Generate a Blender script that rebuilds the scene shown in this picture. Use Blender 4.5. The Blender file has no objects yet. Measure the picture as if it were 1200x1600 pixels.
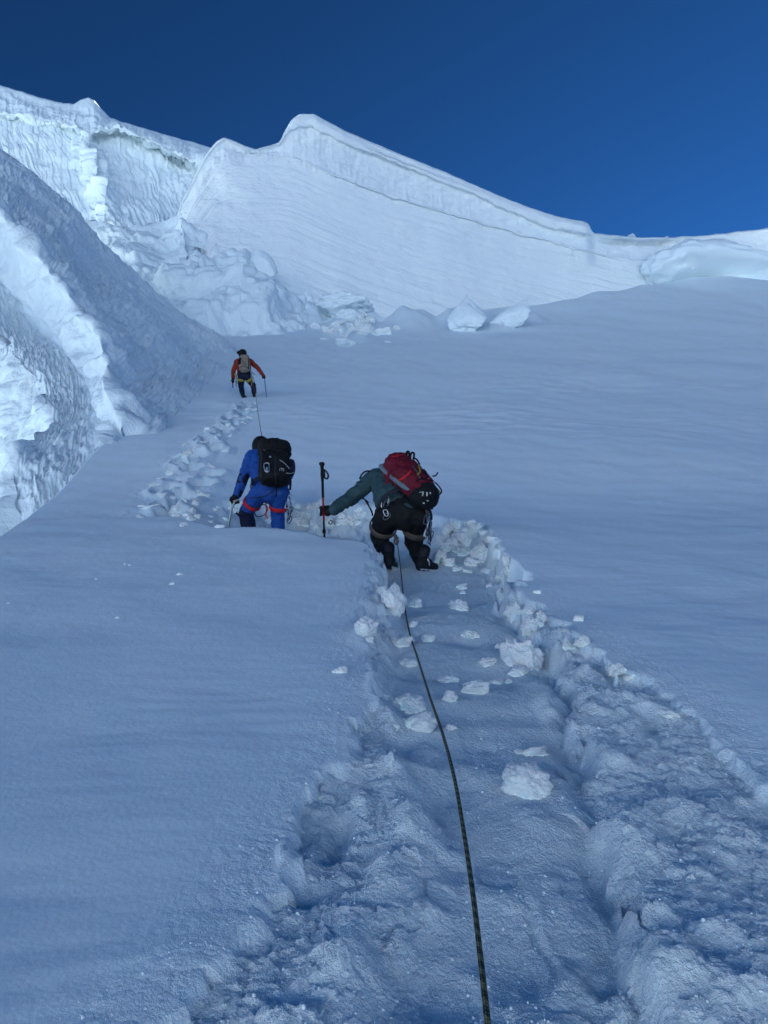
import bpy, bmesh, math, random
import numpy as np
from mathutils import Vector, Matrix

random.seed(7)
RNG = np.random.default_rng(11)
sc = bpy.context.scene
COL = sc.collection
R = math.radians

# ------------------------------------------------------------------ camera
PITCH = R(17.0)
cam_data = bpy.data.cameras.new('camera')
cam = bpy.data.objects.new('camera', cam_data)
COL.objects.link(cam)
cam.location = (0, 0, 0)
cam.rotation_euler = (math.pi / 2 + PITCH, 0, 0)
cam_data.sensor_fit = 'VERTICAL'
cam_data.sensor_height = 24.0
cam_data.lens = 24.0 * 1203 / 1600
cam_data.clip_start = 0.05
cam_data.clip_end = 60000
sc.camera = cam

# ------------------------------------------------------------------ sky, sun, exposure
SUN_EL, SUN_AZ = R(14.5), R(39.0)          # azimuth from +Y, clockwise: low behind the crest, so the whole climb lies in shade
world = bpy.data.worlds.new('World')
sc.world = world
world.use_nodes = True
wn, wl = world.node_tree.nodes, world.node_tree.links
wn.clear()
w_out = wn.new('ShaderNodeOutputWorld')
w_bg = wn.new('ShaderNodeBackground')
w_sky = wn.new('ShaderNodeTexSky')
w_sky.sky_type = 'NISHITA'
w_sky.sun_disc = False
w_sky.sun_elevation = SUN_EL
w_sky.sun_rotation = SUN_AZ
w_sky.altitude = 5500
w_sky.air_density = 1.0
w_sky.dust_density = 0.4
w_sky.ozone_density = 6.0
w_bg.inputs['Strength'].default_value = 0.0235
w_gam = wn.new('ShaderNodeGamma')                # deeper contrast of the high, thin air, the same in every direction
w_gam.inputs['Gamma'].default_value = 1.6
wl.new(w_sky.outputs[0], w_gam.inputs['Color'])
w_tint = wn.new('ShaderNodeMix')                 # white balance of the whole sky
w_tint.data_type = 'RGBA'
w_tint.blend_type = 'MULTIPLY'
w_tint.inputs['Factor'].default_value = 1.0
w_tint.inputs['B'].default_value = (1.40, 1.58, 1.0, 1)
wl.new(w_gam.outputs[0], w_tint.inputs['A'])
wl.new(w_tint.outputs['Result'], w_bg.inputs['Color'])
wl.new(w_bg.outputs[0], w_out.inputs['Surface'])

sun_data = bpy.data.lights.new('sun', 'SUN')
sun_data.energy = 5.0
sun_data.angle = R(0.5)
sun_data.color = (1.0, 0.96, 0.90)
sun = bpy.data.objects.new('sun', sun_data)
COL.objects.link(sun)
to_sun = Vector((math.sin(SUN_AZ) * math.cos(SUN_EL), math.cos(SUN_AZ) * math.cos(SUN_EL), math.sin(SUN_EL)))
sun.rotation_euler = to_sun.to_track_quat('Z', 'Y').to_euler()

sc.view_settings.view_transform = 'Standard'
sc.view_settings.look = 'None'
sc.view_settings.gamma = 1.0
sc.view_settings.use_curve_mapping = False
sc.view_settings.exposure = 1.90
sc.cycles.max_bounces = 8
sc.cycles.diffuse_bounces = 5
sc.cycles.use_denoising = True

# ------------------------------------------------------------------ pixel of the 1200x1600 photo + depth along the view -> point
CP, SP = math.cos(PITCH), math.sin(PITCH)
F = 1203.0


def P(px, py, d):
    u, v = (px - 600) / F, (800 - py) / F
    return np.array([u * d, d * (CP - v * SP), d * (SP + v * CP)])


def PV(px, py, d):
    return Vector(P(px, py, d))


# ------------------------------------------------------------------ numpy noise
_perm = np.random.default_rng(3).permutation(256).astype(np.int64)
_perm = np.concatenate([_perm, _perm, _perm])
_ang = np.random.default_rng(4).uniform(0, 2 * np.pi, 256)
_g2 = np.stack([np.cos(_ang), np.sin(_ang)], 1)
_g3 = np.random.default_rng(5).normal(size=(256, 3))
_g3 /= np.linalg.norm(_g3, axis=1, keepdims=True)


def n2(x, y):
    xi, yi = np.floor(x).astype(np.int64), np.floor(y).astype(np.int64)
    xf, yf = x - xi, y - yi
    u, v = xf ** 3 * (xf * (xf * 6 - 15) + 10), yf ** 3 * (yf * (yf * 6 - 15) + 10)
    xi &= 255
    yi &= 255

    def g(i, j, fx, fy):
        h = _perm[_perm[(xi + i) & 255] + ((yi + j) & 255)]
        gg = _g2[h]
        return gg[..., 0] * fx + gg[..., 1] * fy
    a, b = g(0, 0, xf, yf), g(1, 0, xf - 1, yf)
    c, d = g(0, 1, xf, yf - 1), g(1, 1, xf - 1, yf - 1)
    return 1.5 * ((a + u * (b - a)) * (1 - v) + (c + u * (d - c)) * v)


def n3(p):
    x, y, z = p[..., 0], p[..., 1], p[..., 2]
    xi, yi, zi = [np.floor(q).astype(np.int64) for q in (x, y, z)]
    xf, yf, zf = x - xi, y - yi, z - zi
    f = lambda t: t ** 3 * (t * (t * 6 - 15) + 10)
    u, v, w = f(xf), f(yf), f(zf)
    out = 0
    for i in (0, 1):
        for j in (0, 1):
            for k in (0, 1):
                h = _perm[_perm[_perm[(xi + i) & 255] + ((yi + j) & 255)] + ((zi + k) & 255)]
                gg = _g3[h]
                dt = gg[..., 0] * (xf - i) + gg[..., 1] * (yf - j) + gg[..., 2] * (zf - k)
                out = out + dt * (u if i else 1 - u) * (v if j else 1 - v) * (w if k else 1 - w)
    return 1.6 * out


def fbm2(x, y, o=4, g=0.5):
    s, a = 0, 1.0
    for i in range(o):
        s = s + a * n2(x * 2 ** i + 17.3 * i, y * 2 ** i + 9.1 * i)
        a *= g
    return s


def fbm3(p, o=4, g=0.5):
    s, a = 0, 1.0
    for i in range(o):
        s = s + a * n3(p * 2 ** i + 13.7 * i)
        a *= g
    return s


def cells(x, y):
    """distance to nearest and second nearest random point, and a random value per cell"""
    xi, yi = np.floor(x).astype(np.int64), np.floor(y).astype(np.int64)
    f1 = np.full(x.shape, 9.0)
    f2 = np.full(x.shape, 9.0)
    val = np.zeros(x.shape)
    for i in (-1, 0, 1):
        for j in (-1, 0, 1):
            h = _perm[_perm[(xi + i) & 255] + ((yi + j) & 255)]
            jx, jy = _g3[h][..., 0] * .45 + .5, _g3[h][..., 1] * .45 + .5
            d = np.hypot(xi + i + jx - x, yi + j + jy - y)
            near = d < f1
            f2 = np.where(near, f1, np.minimum(f2, d))
            val = np.where(near, h / 255.0, val)
            f1 = np.where(near, d, f1)
    return f1, f2, val


def sstep(a, b, x):
    t = np.clip((x - a) / (b - a), 0, 1)
    return t * t * (3 - 2 * t)


def hermite(xk, yk, x):
    xk, yk = np.asarray(xk, float), np.asarray(yk, float)
    d = np.diff(yk) / np.diff(xk)
    m = np.concatenate([[d[0]], (d[1:] * np.diff(xk)[:-1] + d[:-1] * np.diff(xk)[1:]) / (np.diff(xk)[1:] + np.diff(xk)[:-1]), [d[-1]]])
    i = np.clip(np.searchsorted(xk, x) - 1, 0, len(xk) - 2)
    h = xk[i + 1] - xk[i]
    t = (x - xk[i]) / h
    r = (2 * t ** 3 - 3 * t ** 2 + 1) * yk[i] + (t ** 3 - 2 * t ** 2 + t) * h * m[i] + (-2 * t ** 3 + 3 * t ** 2) * yk[i + 1] + (t ** 3 - t ** 2) * h * m[i + 1]
    r = np.where(x < xk[0], yk[0] + (x - xk[0]) * m[0], r)
    return np.where(x > xk[-1], yk[-1] + (x - xk[-1]) * m[-1], r)


# ------------------------------------------------------------------ mesh helpers
def put(name, me, mat=None, parent=None):
    o = bpy.data.objects.new(name, me)
    COL.objects.link(o)
    if mat is not None and me is not None and not me.materials:
        me.materials.append(mat)
    if parent is not None:
        o.parent = parent
    return o


def tag(o, label=None, cat=None, group=None, kind=None):
    if label:
        o['label'] = label
    if cat:
        o['category'] = cat
    if group:
        o['group'] = group
    if kind:
        o['kind'] = kind
    return o


def mesh_np(name, verts, faces, smooth=True):
    me = bpy.data.meshes.new(name)
    verts = np.asarray(verts, np.float32)
    faces = np.asarray(faces, np.int32)
    me.vertices.add(len(verts))
    me.vertices.foreach_set('co', verts.ravel())
    k = faces.shape[1]
    me.loops.add(faces.size)
    me.loops.foreach_set('vertex_index', faces.ravel())
    me.polygons.add(len(faces))
    me.polygons.foreach_set('loop_start', np.arange(0, faces.size, k, dtype=np.int32))
    me.polygons.foreach_set('loop_total', np.full(len(faces), k, np.int32))
    me.polygons.foreach_set('use_smooth', np.full(len(faces), smooth))
    me.update(calc_edges=True)
    me.validate()
    return me


def grid_faces(nr, nc, closed=False):
    a = np.arange(nr * nc).reshape(nr, nc)
    if closed:
        a = np.concatenate([a, a[:, :1]], 1)
    return np.stack([a[:-1, :-1], a[:-1, 1:], a[1:, 1:], a[1:, :-1]], -1).reshape(-1, 4)


def grid_normals(g):
    du = np.gradient(g, axis=1)
    dv = np.gradient(g, axis=0)
    n = np.cross(du, dv)
    n /= np.linalg.norm(n, axis=-1, keepdims=True) + 1e-9
    flip = np.sum(n * g, -1, keepdims=True) > 0      # face the camera side (camera at the origin)
    return np.where(flip, -n, n)


def attr(me, name, vals):
    a = me.attributes.new(name, 'FLOAT', 'POINT')
    a.data.foreach_set('value', np.asarray(vals, np.float32).ravel())


# ------------------------------------------------------------------ materials
def new_mat(name):
    m = bpy.data.materials.new(name)
    m.use_nodes = True
    nt = m.node_tree
    return m, nt.nodes, nt.links, nt.nodes['Principled BSDF']


def snow_mat(name, color, bumps, grain_attr=None, sss=0.0, sss_scale=0.03, rough=0.75):
    """bumps: list of (scale, distance, strength, stretch xyz, uses grain attribute)"""
    m, nd, lk, b = new_mat(name)
    tc = nd.new('ShaderNodeTexCoord')
    b.inputs['Roughness'].default_value = rough
    b.inputs['Specular IOR Level'].default_value = 0.25
    mixc = nd.new('ShaderNodeMix')
    mixc.data_type = 'RGBA'
    mixc.inputs['A'].default_value = (*[c * 0.95 for c in color], 1)
    mixc.inputs['B'].default_value = (*color, 1)
    nz = nd.new('ShaderNodeTexNoise')
    nz.inputs['Scale'].default_value = 1.3
    nz.inputs['Detail'].default_value = 6
    lk.new(tc.outputs['Object'], nz.inputs['Vector'])
    lk.new(nz.outputs['Fac'], mixc.inputs['Factor'])
    lk.new(mixc.outputs['Result'], b.inputs['Base Color'])
    if sss:
        b.inputs['Subsurface Weight'].default_value = sss
        b.inputs['Subsurface Radius'].default_value = (0.6, 0.85, 1.0)
        b.inputs['Subsurface Scale'].default_value = sss_scale
    prev = None
    at = None
    if grain_attr:
        at = nd.new('ShaderNodeAttribute')
        at.attribute_name = grain_attr
    for scale, dist, stren, st, useg in bumps:
        mp = nd.new('ShaderNodeMapping')
        mp.inputs['Scale'].default_value = st
        lk.new(tc.outputs['Object'], mp.inputs['Vector'])
        t = nd.new('ShaderNodeTexNoise')
        t.inputs['Scale'].default_value = scale
        t.inputs['Detail'].default_value = 3
        t.inputs['Roughness'].default_value = 0.6
        lk.new(mp.outputs[0], t.inputs['Vector'])
        bp = nd.new('ShaderNodeBump')
        bp.inputs['Distance'].default_value = dist
        bp.inputs['Strength'].default_value = stren
        lk.new(t.outputs['Fac'], bp.inputs['Height'])
        if useg and at is not None:
            mm = nd.new('ShaderNodeMath')
            mm.operation = 'MULTIPLY'
            mm.inputs[1].default_value = stren
            lk.new(at.outputs['Fac'], mm.inputs[0])
            lk.new(mm.outputs[0], bp.inputs['Strength'])
        if prev is not None:
            lk.new(prev.outputs[0], bp.inputs['Normal'])
        prev = bp
    if prev is not None:
        lk.new(prev.outputs[0], b.inputs['Normal'])
    return m


def cloth_mat(name, color, rough=0.8, weave=900, var=0.25):
    m, nd, lk, b = new_mat(name)
    tc = nd.new('ShaderNodeTexCoord')
    nz = nd.new('ShaderNodeTexNoise')
    nz.inputs['Scale'].default_value = 14
    nz.inputs['Detail'].default_value = 5
    lk.new(tc.outputs['Object'], nz.inputs['Vector'])
    mx = nd.new('ShaderNodeMix')
    mx.data_type = 'RGBA'
    mx.inputs['A'].default_value = (*[c * (1 - var) for c in color], 1)
    mx.inputs['B'].default_value = (*[min(1, c * (1 + var)) for c in color], 1)
    lk.new(nz.outputs['Fac'], mx.inputs['Factor'])
    lk.new(mx.outputs['Result'], b.inputs['Base Color'])
    b.inputs['Roughness'].default_value = rough
    b.inputs['Specular IOR Level'].default_value = 0.18
    n2_ = nd.new('ShaderNodeTexNoise')
    n2_.inputs['Scale'].default_value = 45
    n2_.inputs['Detail'].default_value = 4
    lk.new(tc.outputs['Object'], n2_.inputs['Vector'])
    bp = nd.new('ShaderNodeBump')
    bp.inputs['Strength'].default_value = 0.35
    bp.inputs['Distance'].default_value = 0.01
    lk.new(n2_.outputs['Fac'], bp.inputs['Height'])
    lk.new(bp.outputs[0], b.inputs['Normal'])
    return m


def metal_mat(name, color, rough=0.35):
    m, nd, lk, b = new_mat(name)
    b.inputs['Base Color'].default_value = (*color, 1)
    b.inputs['Metallic'].default_value = 0.9
    tc = nd.new('ShaderNodeTexCoord')
    nz = nd.new('ShaderNodeTexNoise')
    nz.inputs['Scale'].default_value = 60
    lk.new(tc.outputs['Object'], nz.inputs['Vector'])
    mr = nd.new('ShaderNodeMapRange')
    mr.inputs['To Min'].default_value = rough * 0.7
    mr.inputs['To Max'].default_value = rough * 1.4
    lk.new(nz.outputs['Fac'], mr.inputs['Value'])
    lk.new(mr.outputs[0], b.inputs['Roughness'])
    return m


SNOW = (0.79, 0.89, 0.925)
M_SLOPE = snow_mat('slope_snow', SNOW, [(7, 0.02, 0.25, (1, 1, 1), False), (55, 0.012, 0.16, (1, 1, 1), False),
                                        (85, 0.016, 1.0, (1, 1, 1), True), (330, 0.0045, 0.8, (1, 1, 1), True)], 'grain', sss=0.4, sss_scale=0.03)
M_CHUNK = snow_mat('broken_snow', (0.88, 0.935, 0.96), [(14, 0.03, 0.5, (1, 1, 1), False), (80, 0.010, 0.5, (1, 1, 1), False)], sss=0.5, sss_scale=0.04)
M_GRAN = snow_mat('loose_granules', (0.80, 0.885, 0.92), [(200, 0.004, 0.4, (1, 1, 1), False)])
M_WALL = snow_mat('wind_packed_wall', (0.87, 0.935, 0.95), [(0.35, 0.5, 0.35, (1, 1, 4), False), (2.2, 0.18, 0.4, (1, 1, 1.6), False),
                                             (9, 0.05, 0.4, (1, 1, 1), False)])
M_ICE = snow_mat('rough_icy_snow', SNOW, [(1.6, 0.35, 0.3, (1, 1, 1), False), (6, 0.12, 0.35, (1, 1, 1), False)])
M_FIELD = snow_mat('far_snow', SNOW, [(0.01, 8, 0.6, (1, 1, 1), False)])
M_DEBRIS = snow_mat('debris_snow', SNOW, [(1.2, 0.25, 0.5, (1, 1, 1), False), (5, 0.08, 0.5, (1, 1, 1), False)])

# ------------------------------------------------------------------ the slope: height of the undisturbed surface against distance
YK = [-60, 0, 1.67, 4, 6.85, 9.3, 13, 21, 32.9, 50, 72, 90]
ZK = [-22, -1.2, -0.50, 0.52, 1.83, 2.97, 5.14, 9.97, 17.7, 30.0, 47.9, 62.5]


def prof(y):
    return hermite(YK, ZK, y)


_ty = np.linspace(0.6, 89, 6000)
_tt = prof(_ty) / _ty
_tt = np.maximum.accumulate(_tt)


def ground_at(px, py):
    """point of the undisturbed slope seen at that pixel"""
    u, v = (px - 600) / F, (800 - py) / F
    t = (SP + v * CP) / (CP - v * SP)
    y = np.interp(t, _tt, _ty)
    return y * u / (CP - v * SP), y


def edge_curve(pts):
    q = np.array([ground_at(*p) for p in pts])
    q = q[np.argsort(q[:, 1])]
    return lambda y: np.interp(y, q[:, 1], q[:, 0])


ROWS = [1700, 1600, 1500, 1400, 1300, 1200, 1100, 1050, 1000, 950, 900, 850, 825]
OL = edge_curve(list(zip([160, 250, 345, 425, 470, 525, 580, 578, 568, 566, 582, 590, 600], ROWS)))
IL = edge_curve(list(zip([520, 545, 600, 630, 645, 645, 628, 615, 605, 600, 604, 606, 606], ROWS)))
IR = edge_curve(list(zip([950, 955, 965, 975, 950, 930, 890, 880, 860, 806, 778, 758, 740], ROWS)))
ORR = edge_curve(list(zip([1600, 1500, 1410, 1330, 1260, 1170, 1060, 990, 920, 850, 796, 772, 762], ROWS)))


def along_x(pts):
    q = np.array([ground_at(*p) for p in pts])
    q = q[np.argsort(q[:, 0])]
    return lambda x: np.interp(x, q[:, 0], q[:, 1])


T_FRONT = along_x([(300, 812), (360, 823), (440, 828), (500, 836), (560, 845), (600, 858), (612, 900), (720, 900), (780, 900)])
T_BACK = along_x([(300, 785), (360, 783), (460, 783), (520, 786), (600, 795), (700, 812), (765, 820)])
XT0, XT1 = ground_at(330, 800)[0], ground_at(768, 840)[0]

# soft lumps along the trench: pixel, width and height in pixels, height in m (minus = a hole)
LUMPS = [(985, 1275, 95, 80, .13), (905, 1140, 40, 60, .10), (945, 1160, 50, 60, .10), (1010, 1090, 45, 45, .07), (1035, 1235, 80, 50, .07),
         (1140, 1275, 60, 36, .06), (1040, 1490, 95, 90, .12), (1150, 1545, 120, 90, .10), (1120, 1445, 70, 40, .07), (1010, 1390, 60, 60, .09),
         (540, 1510, 95, 110, .12), (455, 1590, 120, 70, .09), (610, 1335, 70, 60, .10), (655, 1275, 60, 70, .09), (700, 1295, 60, 26, .04),
         (520, 1285, 34, 60, -.12), (478, 1365, 60, 30, -.12), (445, 1340, 26, 60, .05), (560, 1240, 40, 50, .06), (620, 1190, 40, 46, .07),
         (1100, 1200, 60, 30, -.06), (1010, 1110, 26, 22, -.08), (1190, 1245, 60, 26, -.10), (850, 1040, 60, 60, .12), (870, 1090, 40, 60, .08),
         (900, 1300, 60, 80, -.05), (840, 1400, 18, 130, -.03), (890, 1475, 64, 70, .07), (560, 1420, 60, 80, .06), (590, 1040, 22, 70, .05),
         (640, 1110, 50, 34, .07), (655, 1140, 56, 30, .06), (600, 1110, 30, 60, .06), (830, 1240, 60, 40, .05), (1080, 1340, 80, 40, .05),
         (575, 985, 34, 40, .07), (610, 940, 40, 52, .10), (880, 990, 40, 30, .06), (920, 1040, 40, 46, .07), (965, 1075, 50, 24, .06),
         (760, 1330, 120, 60, .04), (720, 1460, 110, 80, .04), (780, 1130, 120, 40, .03), (690, 1000, 100, 30, .03), (1000, 1520, 30, 120, -.10)]
_lump = []
for (lx, ly, lw, lh, a) in LUMPS:
    gx, gy = ground_at(lx, ly)
    gx2, gy2 = ground_at(lx, ly - lh / 2)
    gx3, gy3 = ground_at(lx, ly + lh / 2)
    _lump.append((gx, gy, lw / F * gy * 0.5 / 1.05, max((gy2 - gy3) / 2, 0.03), a))

_steps = []                                           # footprints up to the leading climber
PATH = [(300, 800), (285, 775), (300, 745), (320, 715), (335, 695), (350, 675), (362, 658), (375, 645), (388, 632)]
for i in range(len(PATH) - 1):
    for k in range(4):
        f = (k + random.random() * .5) / 4
        x = PATH[i][0] + f * (PATH[i + 1][0] - PATH[i][0])
        y = PATH[i][1] + f * (PATH[i + 1][1] - PATH[i][1])
        w = 42 * max(0.12, (y - 600) / 190)
        x += random.uniform(-1, 1) * w
        _steps.append(ground_at(x, y))


def crest_y(q):
    return np.interp(q, [-.6, -.2, .02, .25, .383, .6], [46, 48, 52, 62, 72, 76])


ROLL = [(0, 845), (60, 800), (120, 745), (158, 700), (215, 650), (270, 603)]
_roll = np.array([ground_at(*p) for p in ROLL])


def height(x, y):
    """returns z and how broken up the snow is (0 smooth, 1 fresh granular)"""
    z = prof(y)
    q = x / np.maximum(y, .3)
    # broad undulation
    z = z + 0.010 * y * n2(x / (0.35 * 6) * .5 + 3, y / (0.5 * 6) * .5) * sstep(1, 6, y) * (1 - .6 * sstep(15, 40, y))
    z = z + 0.14 * sstep(12, 30, y) * fbm2(x / 9, y / 9 + 5, 3)
    # the near roll on the left side of the picture
    z = z + 0.02 * fbm2(x / .9, y / .9, 2) * sstep(.5, 2, y)
    # fine wind texture
    far = 1 - sstep(20, 60, y)
    z = z + 0.0022 * fbm2(x * 3.1, y * 4.5, 3) * (1 - sstep(6, 16, y))
    rip = n2(x * 3.0 + 0.8 * n2(x, y), y * 13.0 + 1.5 * n2(x * 1.1, y * .8))
    patch = sstep(0.0, .5, n2(x * .55 + 4.2, y * .45 + 1.7) + .25)
    z = z + 0.0024 * rip * patch * (1 - sstep(5, 12, y))
    sas = n2(x * .8, y * 2.6 + .5 * n2(x, y))
    z = z + 0.085 * np.maximum(sas, 0) * sstep(.0, .4, n2(x * .17 + 7, y * .14)) * sstep(8, 14, y) * (1 - sstep(35, 60, y))
    # ----- trench
    grain = np.zeros_like(z)
    near = (y < 11) & (y > -1) & (np.abs(x) < 6)
    X, Y = x[near], y[near]
    wob = 0.10 * n2(X * 3.1, Y * 3.1) + 0.05 * n2(X * 8, Y * 8)
    f1, f2, cv = cells(X * 6 + wob * 3, Y * 5)
    g1, g2, gv_ = cells(X * 13 + wob * 5, Y * 11)
    blocky = (cv - .5)
    e = 0.05 + 0.015 * Y * 0
    ol, il, ir, orr = OL(Y), IL(Y), IR(Y), ORR(Y)
    ww = wob * .7 + blocky * .07
    yb = T_BACK(X) + wob * 1.1 + blocky * .10 + .16 * n2(X * 1.7, Y * 0 + 3) + .06 * fbm2(X * 6, Y * 6, 2)
    yf = T_FRONT(X) + wob * .3 + blocky * .05
    soft_b = .06 + .30 * sstep(-.1, .5, n2(X * 2.3 + 9, Y * .3))
    endm = 1 - sstep(-1, .25, (Y - yb) / soft_b)
    ww2 = ww + (gv_ - .5) * .05
    mo = sstep(-.025, .02, X - ol - ww2) * (1 - sstep(-.02, .025, X - orr - ww2)) * endm
    mi = sstep(-.09, .09, X - il - ww * .8) * (1 - sstep(-.04, .03, X - ir - ww2 * .8)) * endm
    bank = 0.045 + 0.03 * n2(X * 1.7, Y * 1.7)
    floor = np.interp(Y, [1.4, 2.2, 3.2, 4.5, 5.6, 6.6], [.05, .07, .10, .15, .22, .32]) + 0.035 * n2(X * 1.3, Y * 1.8 + 3) + 0.03 * n2(X * .6, Y * 3.4)
    h = -mo * bank - mi * (floor - bank)
    cl = fbm2(X * 5.5 + wob * 2, Y * 5.5, 4, .55)
    clump = sstep(-.02, .16, cl) - .4
    clump2 = sstep(.0, .22, fbm2(X * 14 + 5, Y * 14, 3, .55))
    # crack along the inner right edge
    h -= mo * (.035 + .05 * sstep(-.1, .4, n2(Y * 1.9, Y * 0 + 2))) * np.exp(-((X - ir + .02 - ww * .6) / .06) ** 2) * sstep(1.2, 2, Y) * (1 - sstep(4.6, 5.4, Y))
    # traverse behind the lip, towards the second climber
    mt = sstep(XT0 - .5, XT0 + .5, X) * (1 - sstep(XT1 - .05, XT1 + .05, X + ww)) * sstep(-.05, .06, Y - yf) * endm
    depth_t = np.interp(X, [XT0 - .5, -1.8, -1.0, -.2, .3, 1.5], [.15, .40, .44, .40, .30, .30]) + .05 * n2(X * 2, Y * 2)
    # back of the traverse fills up with blocks
    depth_t = depth_t - .10 * sstep(-.45, -.05, Y - yb)
    h = np.minimum(h, -mt * depth_t)
    broken = np.clip(np.maximum(mo, mt), 0, 1)
    lump = .026 * fbm2(X * 3.2, Y * 3.2, 2) + .008 * sstep(.0, .3, fbm2(X * 18, Y * 18, 3)) + .004 * np.maximum(n2(X * 48, Y * 48), 0)
    blocks = (.06 - f1 * .06) + blocky * .05
    outer = broken * (1 - .75 * mi)
    h += broken * lump * (.35 + .65 * (1 - mi)) + outer * (blocks * .35 + .022 * clump + .008 * clump2) * (.26 + .74 * sstep(2.6, 4.4, Y))
    rub = mt * sstep(-.9, -.2, Y - yb) * (1 - sstep(0, .1, Y - yb))
    h += rub * (blocks * .6 + .10 * np.abs(n2(X * 3, Y * 3)) + .05 * n2(X * 7, Y * 7))
    for gx, gy, sx, sy, a in _lump:
        r2 = ((X - gx + wob * .4) / sx) ** 2 + ((Y - gy + wob * .4) / sy) ** 2
        k = np.exp(-r2 ** 1.5)
        h += a * (.40 if a > 0 else .45) * k * (1 + .3 * n2(X * 11, Y * 11) + .10 * n2(X * 26, Y * 26))
        broken = np.maximum(broken, k)
    for px_, py_, ang_ in [(690, 1010, .1), (745, 1110, -.1), (702, 1175, .1), (775, 1290, -.15), (690, 1330, .1), (800, 1420, -.1), (690, 1470, .1), (890, 1380, -.1), (820, 985, .0), (735, 960, .0), (690, 925, .1), (760, 1540, 0)]:
        bx, by = ground_at(px_, py_)
        u_, v_ = (X - bx) * math.cos(ang_) + (Y - by) * math.sin(ang_), (Y - by) * math.cos(ang_) - (X - bx) * math.sin(ang_)
        rr_ = (np.abs(u_) / .062) ** 3 + (np.abs(v_) / .15) ** 3 + .5 * wob
        rr_ = rr_ + 1.2 * n2(X * 9 + px_, Y * 9)
        h += -.014 * (1 - sstep(.2, 1.5, rr_)) * (1 - .6 * sstep(-.15, .15, v_))
    # churned margin outside the trench
    marg = sstep(-.35, 0, X - ol) * (1 - sstep(0, .35, X - orr)) * (1 - sstep(5, 7, Y))
    h += marg * (1 - mo) * .006 * np.abs(n2(X * 20, Y * 20))
    z[near] += h
    grain[near] = np.clip(np.maximum(broken, marg * .6), 0, 1)
    # footprints
    fz = (y > 8.5) & (y < 24) & (x < 0)
    X, Y = x[fz], y[fz]
    h = np.zeros_like(X)
    g = np.zeros_like(X)
    for gx, gy in _steps:
        r = np.hypot(X - gx, (Y - gy) * .8) + .04 * n2(X * 6, Y * 6)
        h += -.19 * np.exp(-(r / .14) ** 4) + .045 * np.exp(-((r - .22) / .07) ** 2)
        g = np.maximum(g, np.exp(-(r / .35) ** 2))
    h += g * (.05 * np.abs(n2(X * 5, Y * 5)) + .04 * np.abs(n2(X * 11, Y * 11)))
    z[fz] += h
    grain[fz] = np.maximum(grain[fz], g)
    # the left edge rolls away into the hollow below the flank
    ex = np.interp(y, _roll[:, 1], _roll[:, 0], left=-3.6, right=-60)
    ex = np.where(y > _roll[-1, 1], -60, ex)
    d = np.maximum(ex - x, 0)
    z = z - np.maximum(d - .08, 0) * 1.9 * sstep(3, 6, y) / (1 + .06 * d)
    z = z + 1.0 * np.exp(-((x - 36) / 5.0) ** 2 - ((y - 70) / 4.5) ** 2)
    for mx, my, mw, mh, ma in [(655, 505, 32, 2.6, 1.0), (700, 507, 18, 1.6, .8), (728, 508, 16, 1.6, .9), (772, 511, 30, 1.6, .5), (560, 528, 24, 2.0, .5), (545, 508, 40, 3.5, .7), (620, 500, 20, 2.0, .8), (712, 502, 26, 2.0, .8), (752, 502, 26, 2.0, .7), (795, 501, 24, 2.0, .7), (832, 498, 22, 2.0, .5)]:
        bx, by = ground_at(mx, my)
        by = min(by, 54.0)
        z = z + ma * np.exp(-(((x - bx) / (mw * by / F)) ** 2 + ((y - by) / mh) ** 2) ** 1.5) * (1 + .35 * n2(x / 1.1, y / 1.1))
    # beyond the crest the ground falls away
    cy = crest_y(q)
    over = np.maximum(y - cy + 3, 0)
    z = z - np.minimum(over ** 2 * .12, over * 1.6)
    return z, grain


# perspective-spaced grid: fine near the path, coarser to the sides and far off
rows_px = np.linspace(1800, 470, 980)
yr = np.array([ground_at(600, p)[1] for p in rows_px])
yr = np.concatenate([[0.5, .7, .9], yr[yr > 1.0], np.linspace(yr[-1] + .4, 92, 70)])
yr = np.unique(np.round(yr, 5))
qc = np.concatenate([-np.geomspace(6, .85, 26), np.linspace(-.8, .8, 900), np.geomspace(.85, 6, 26)])
gx = yr[:, None] * qc[None, :]
gy = np.repeat(yr[:, None], len(qc), 1)
gz, gg = height(gx, gy)
slope_me = mesh_np('snow_slope', np.stack([gx, gy, gz], -1).reshape(-1, 3), grid_faces(*gx.shape)[:, ::-1][:, [0, 1, 2, 3]])
attr(slope_me, 'grain', gg)
slope = tag(put('snow_slope', slope_me, M_SLOPE), 'shaded snow slope with a trodden trench and footprints', kind='structure')

_zgrid = (yr, qc, gz)


def zs(x, y):
    """height of the finished slope"""
    i = int(np.clip(np.searchsorted(yr, y) - 1, 0, len(yr) - 2))
    q = x / y
    j = int(np.clip(np.searchsorted(qc, q) - 1, 0, len(qc) - 2))
    fy = (y - yr[i]) / (yr[i + 1] - yr[i])
    fq = (q - qc[j]) / (qc[j + 1] - qc[j])
    return float((gz[i, j] * (1 - fq) + gz[i, j + 1] * fq) * (1 - fy) + (gz[i + 1, j] * (1 - fq) + gz[i + 1, j + 1] * fq) * fy)


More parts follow.
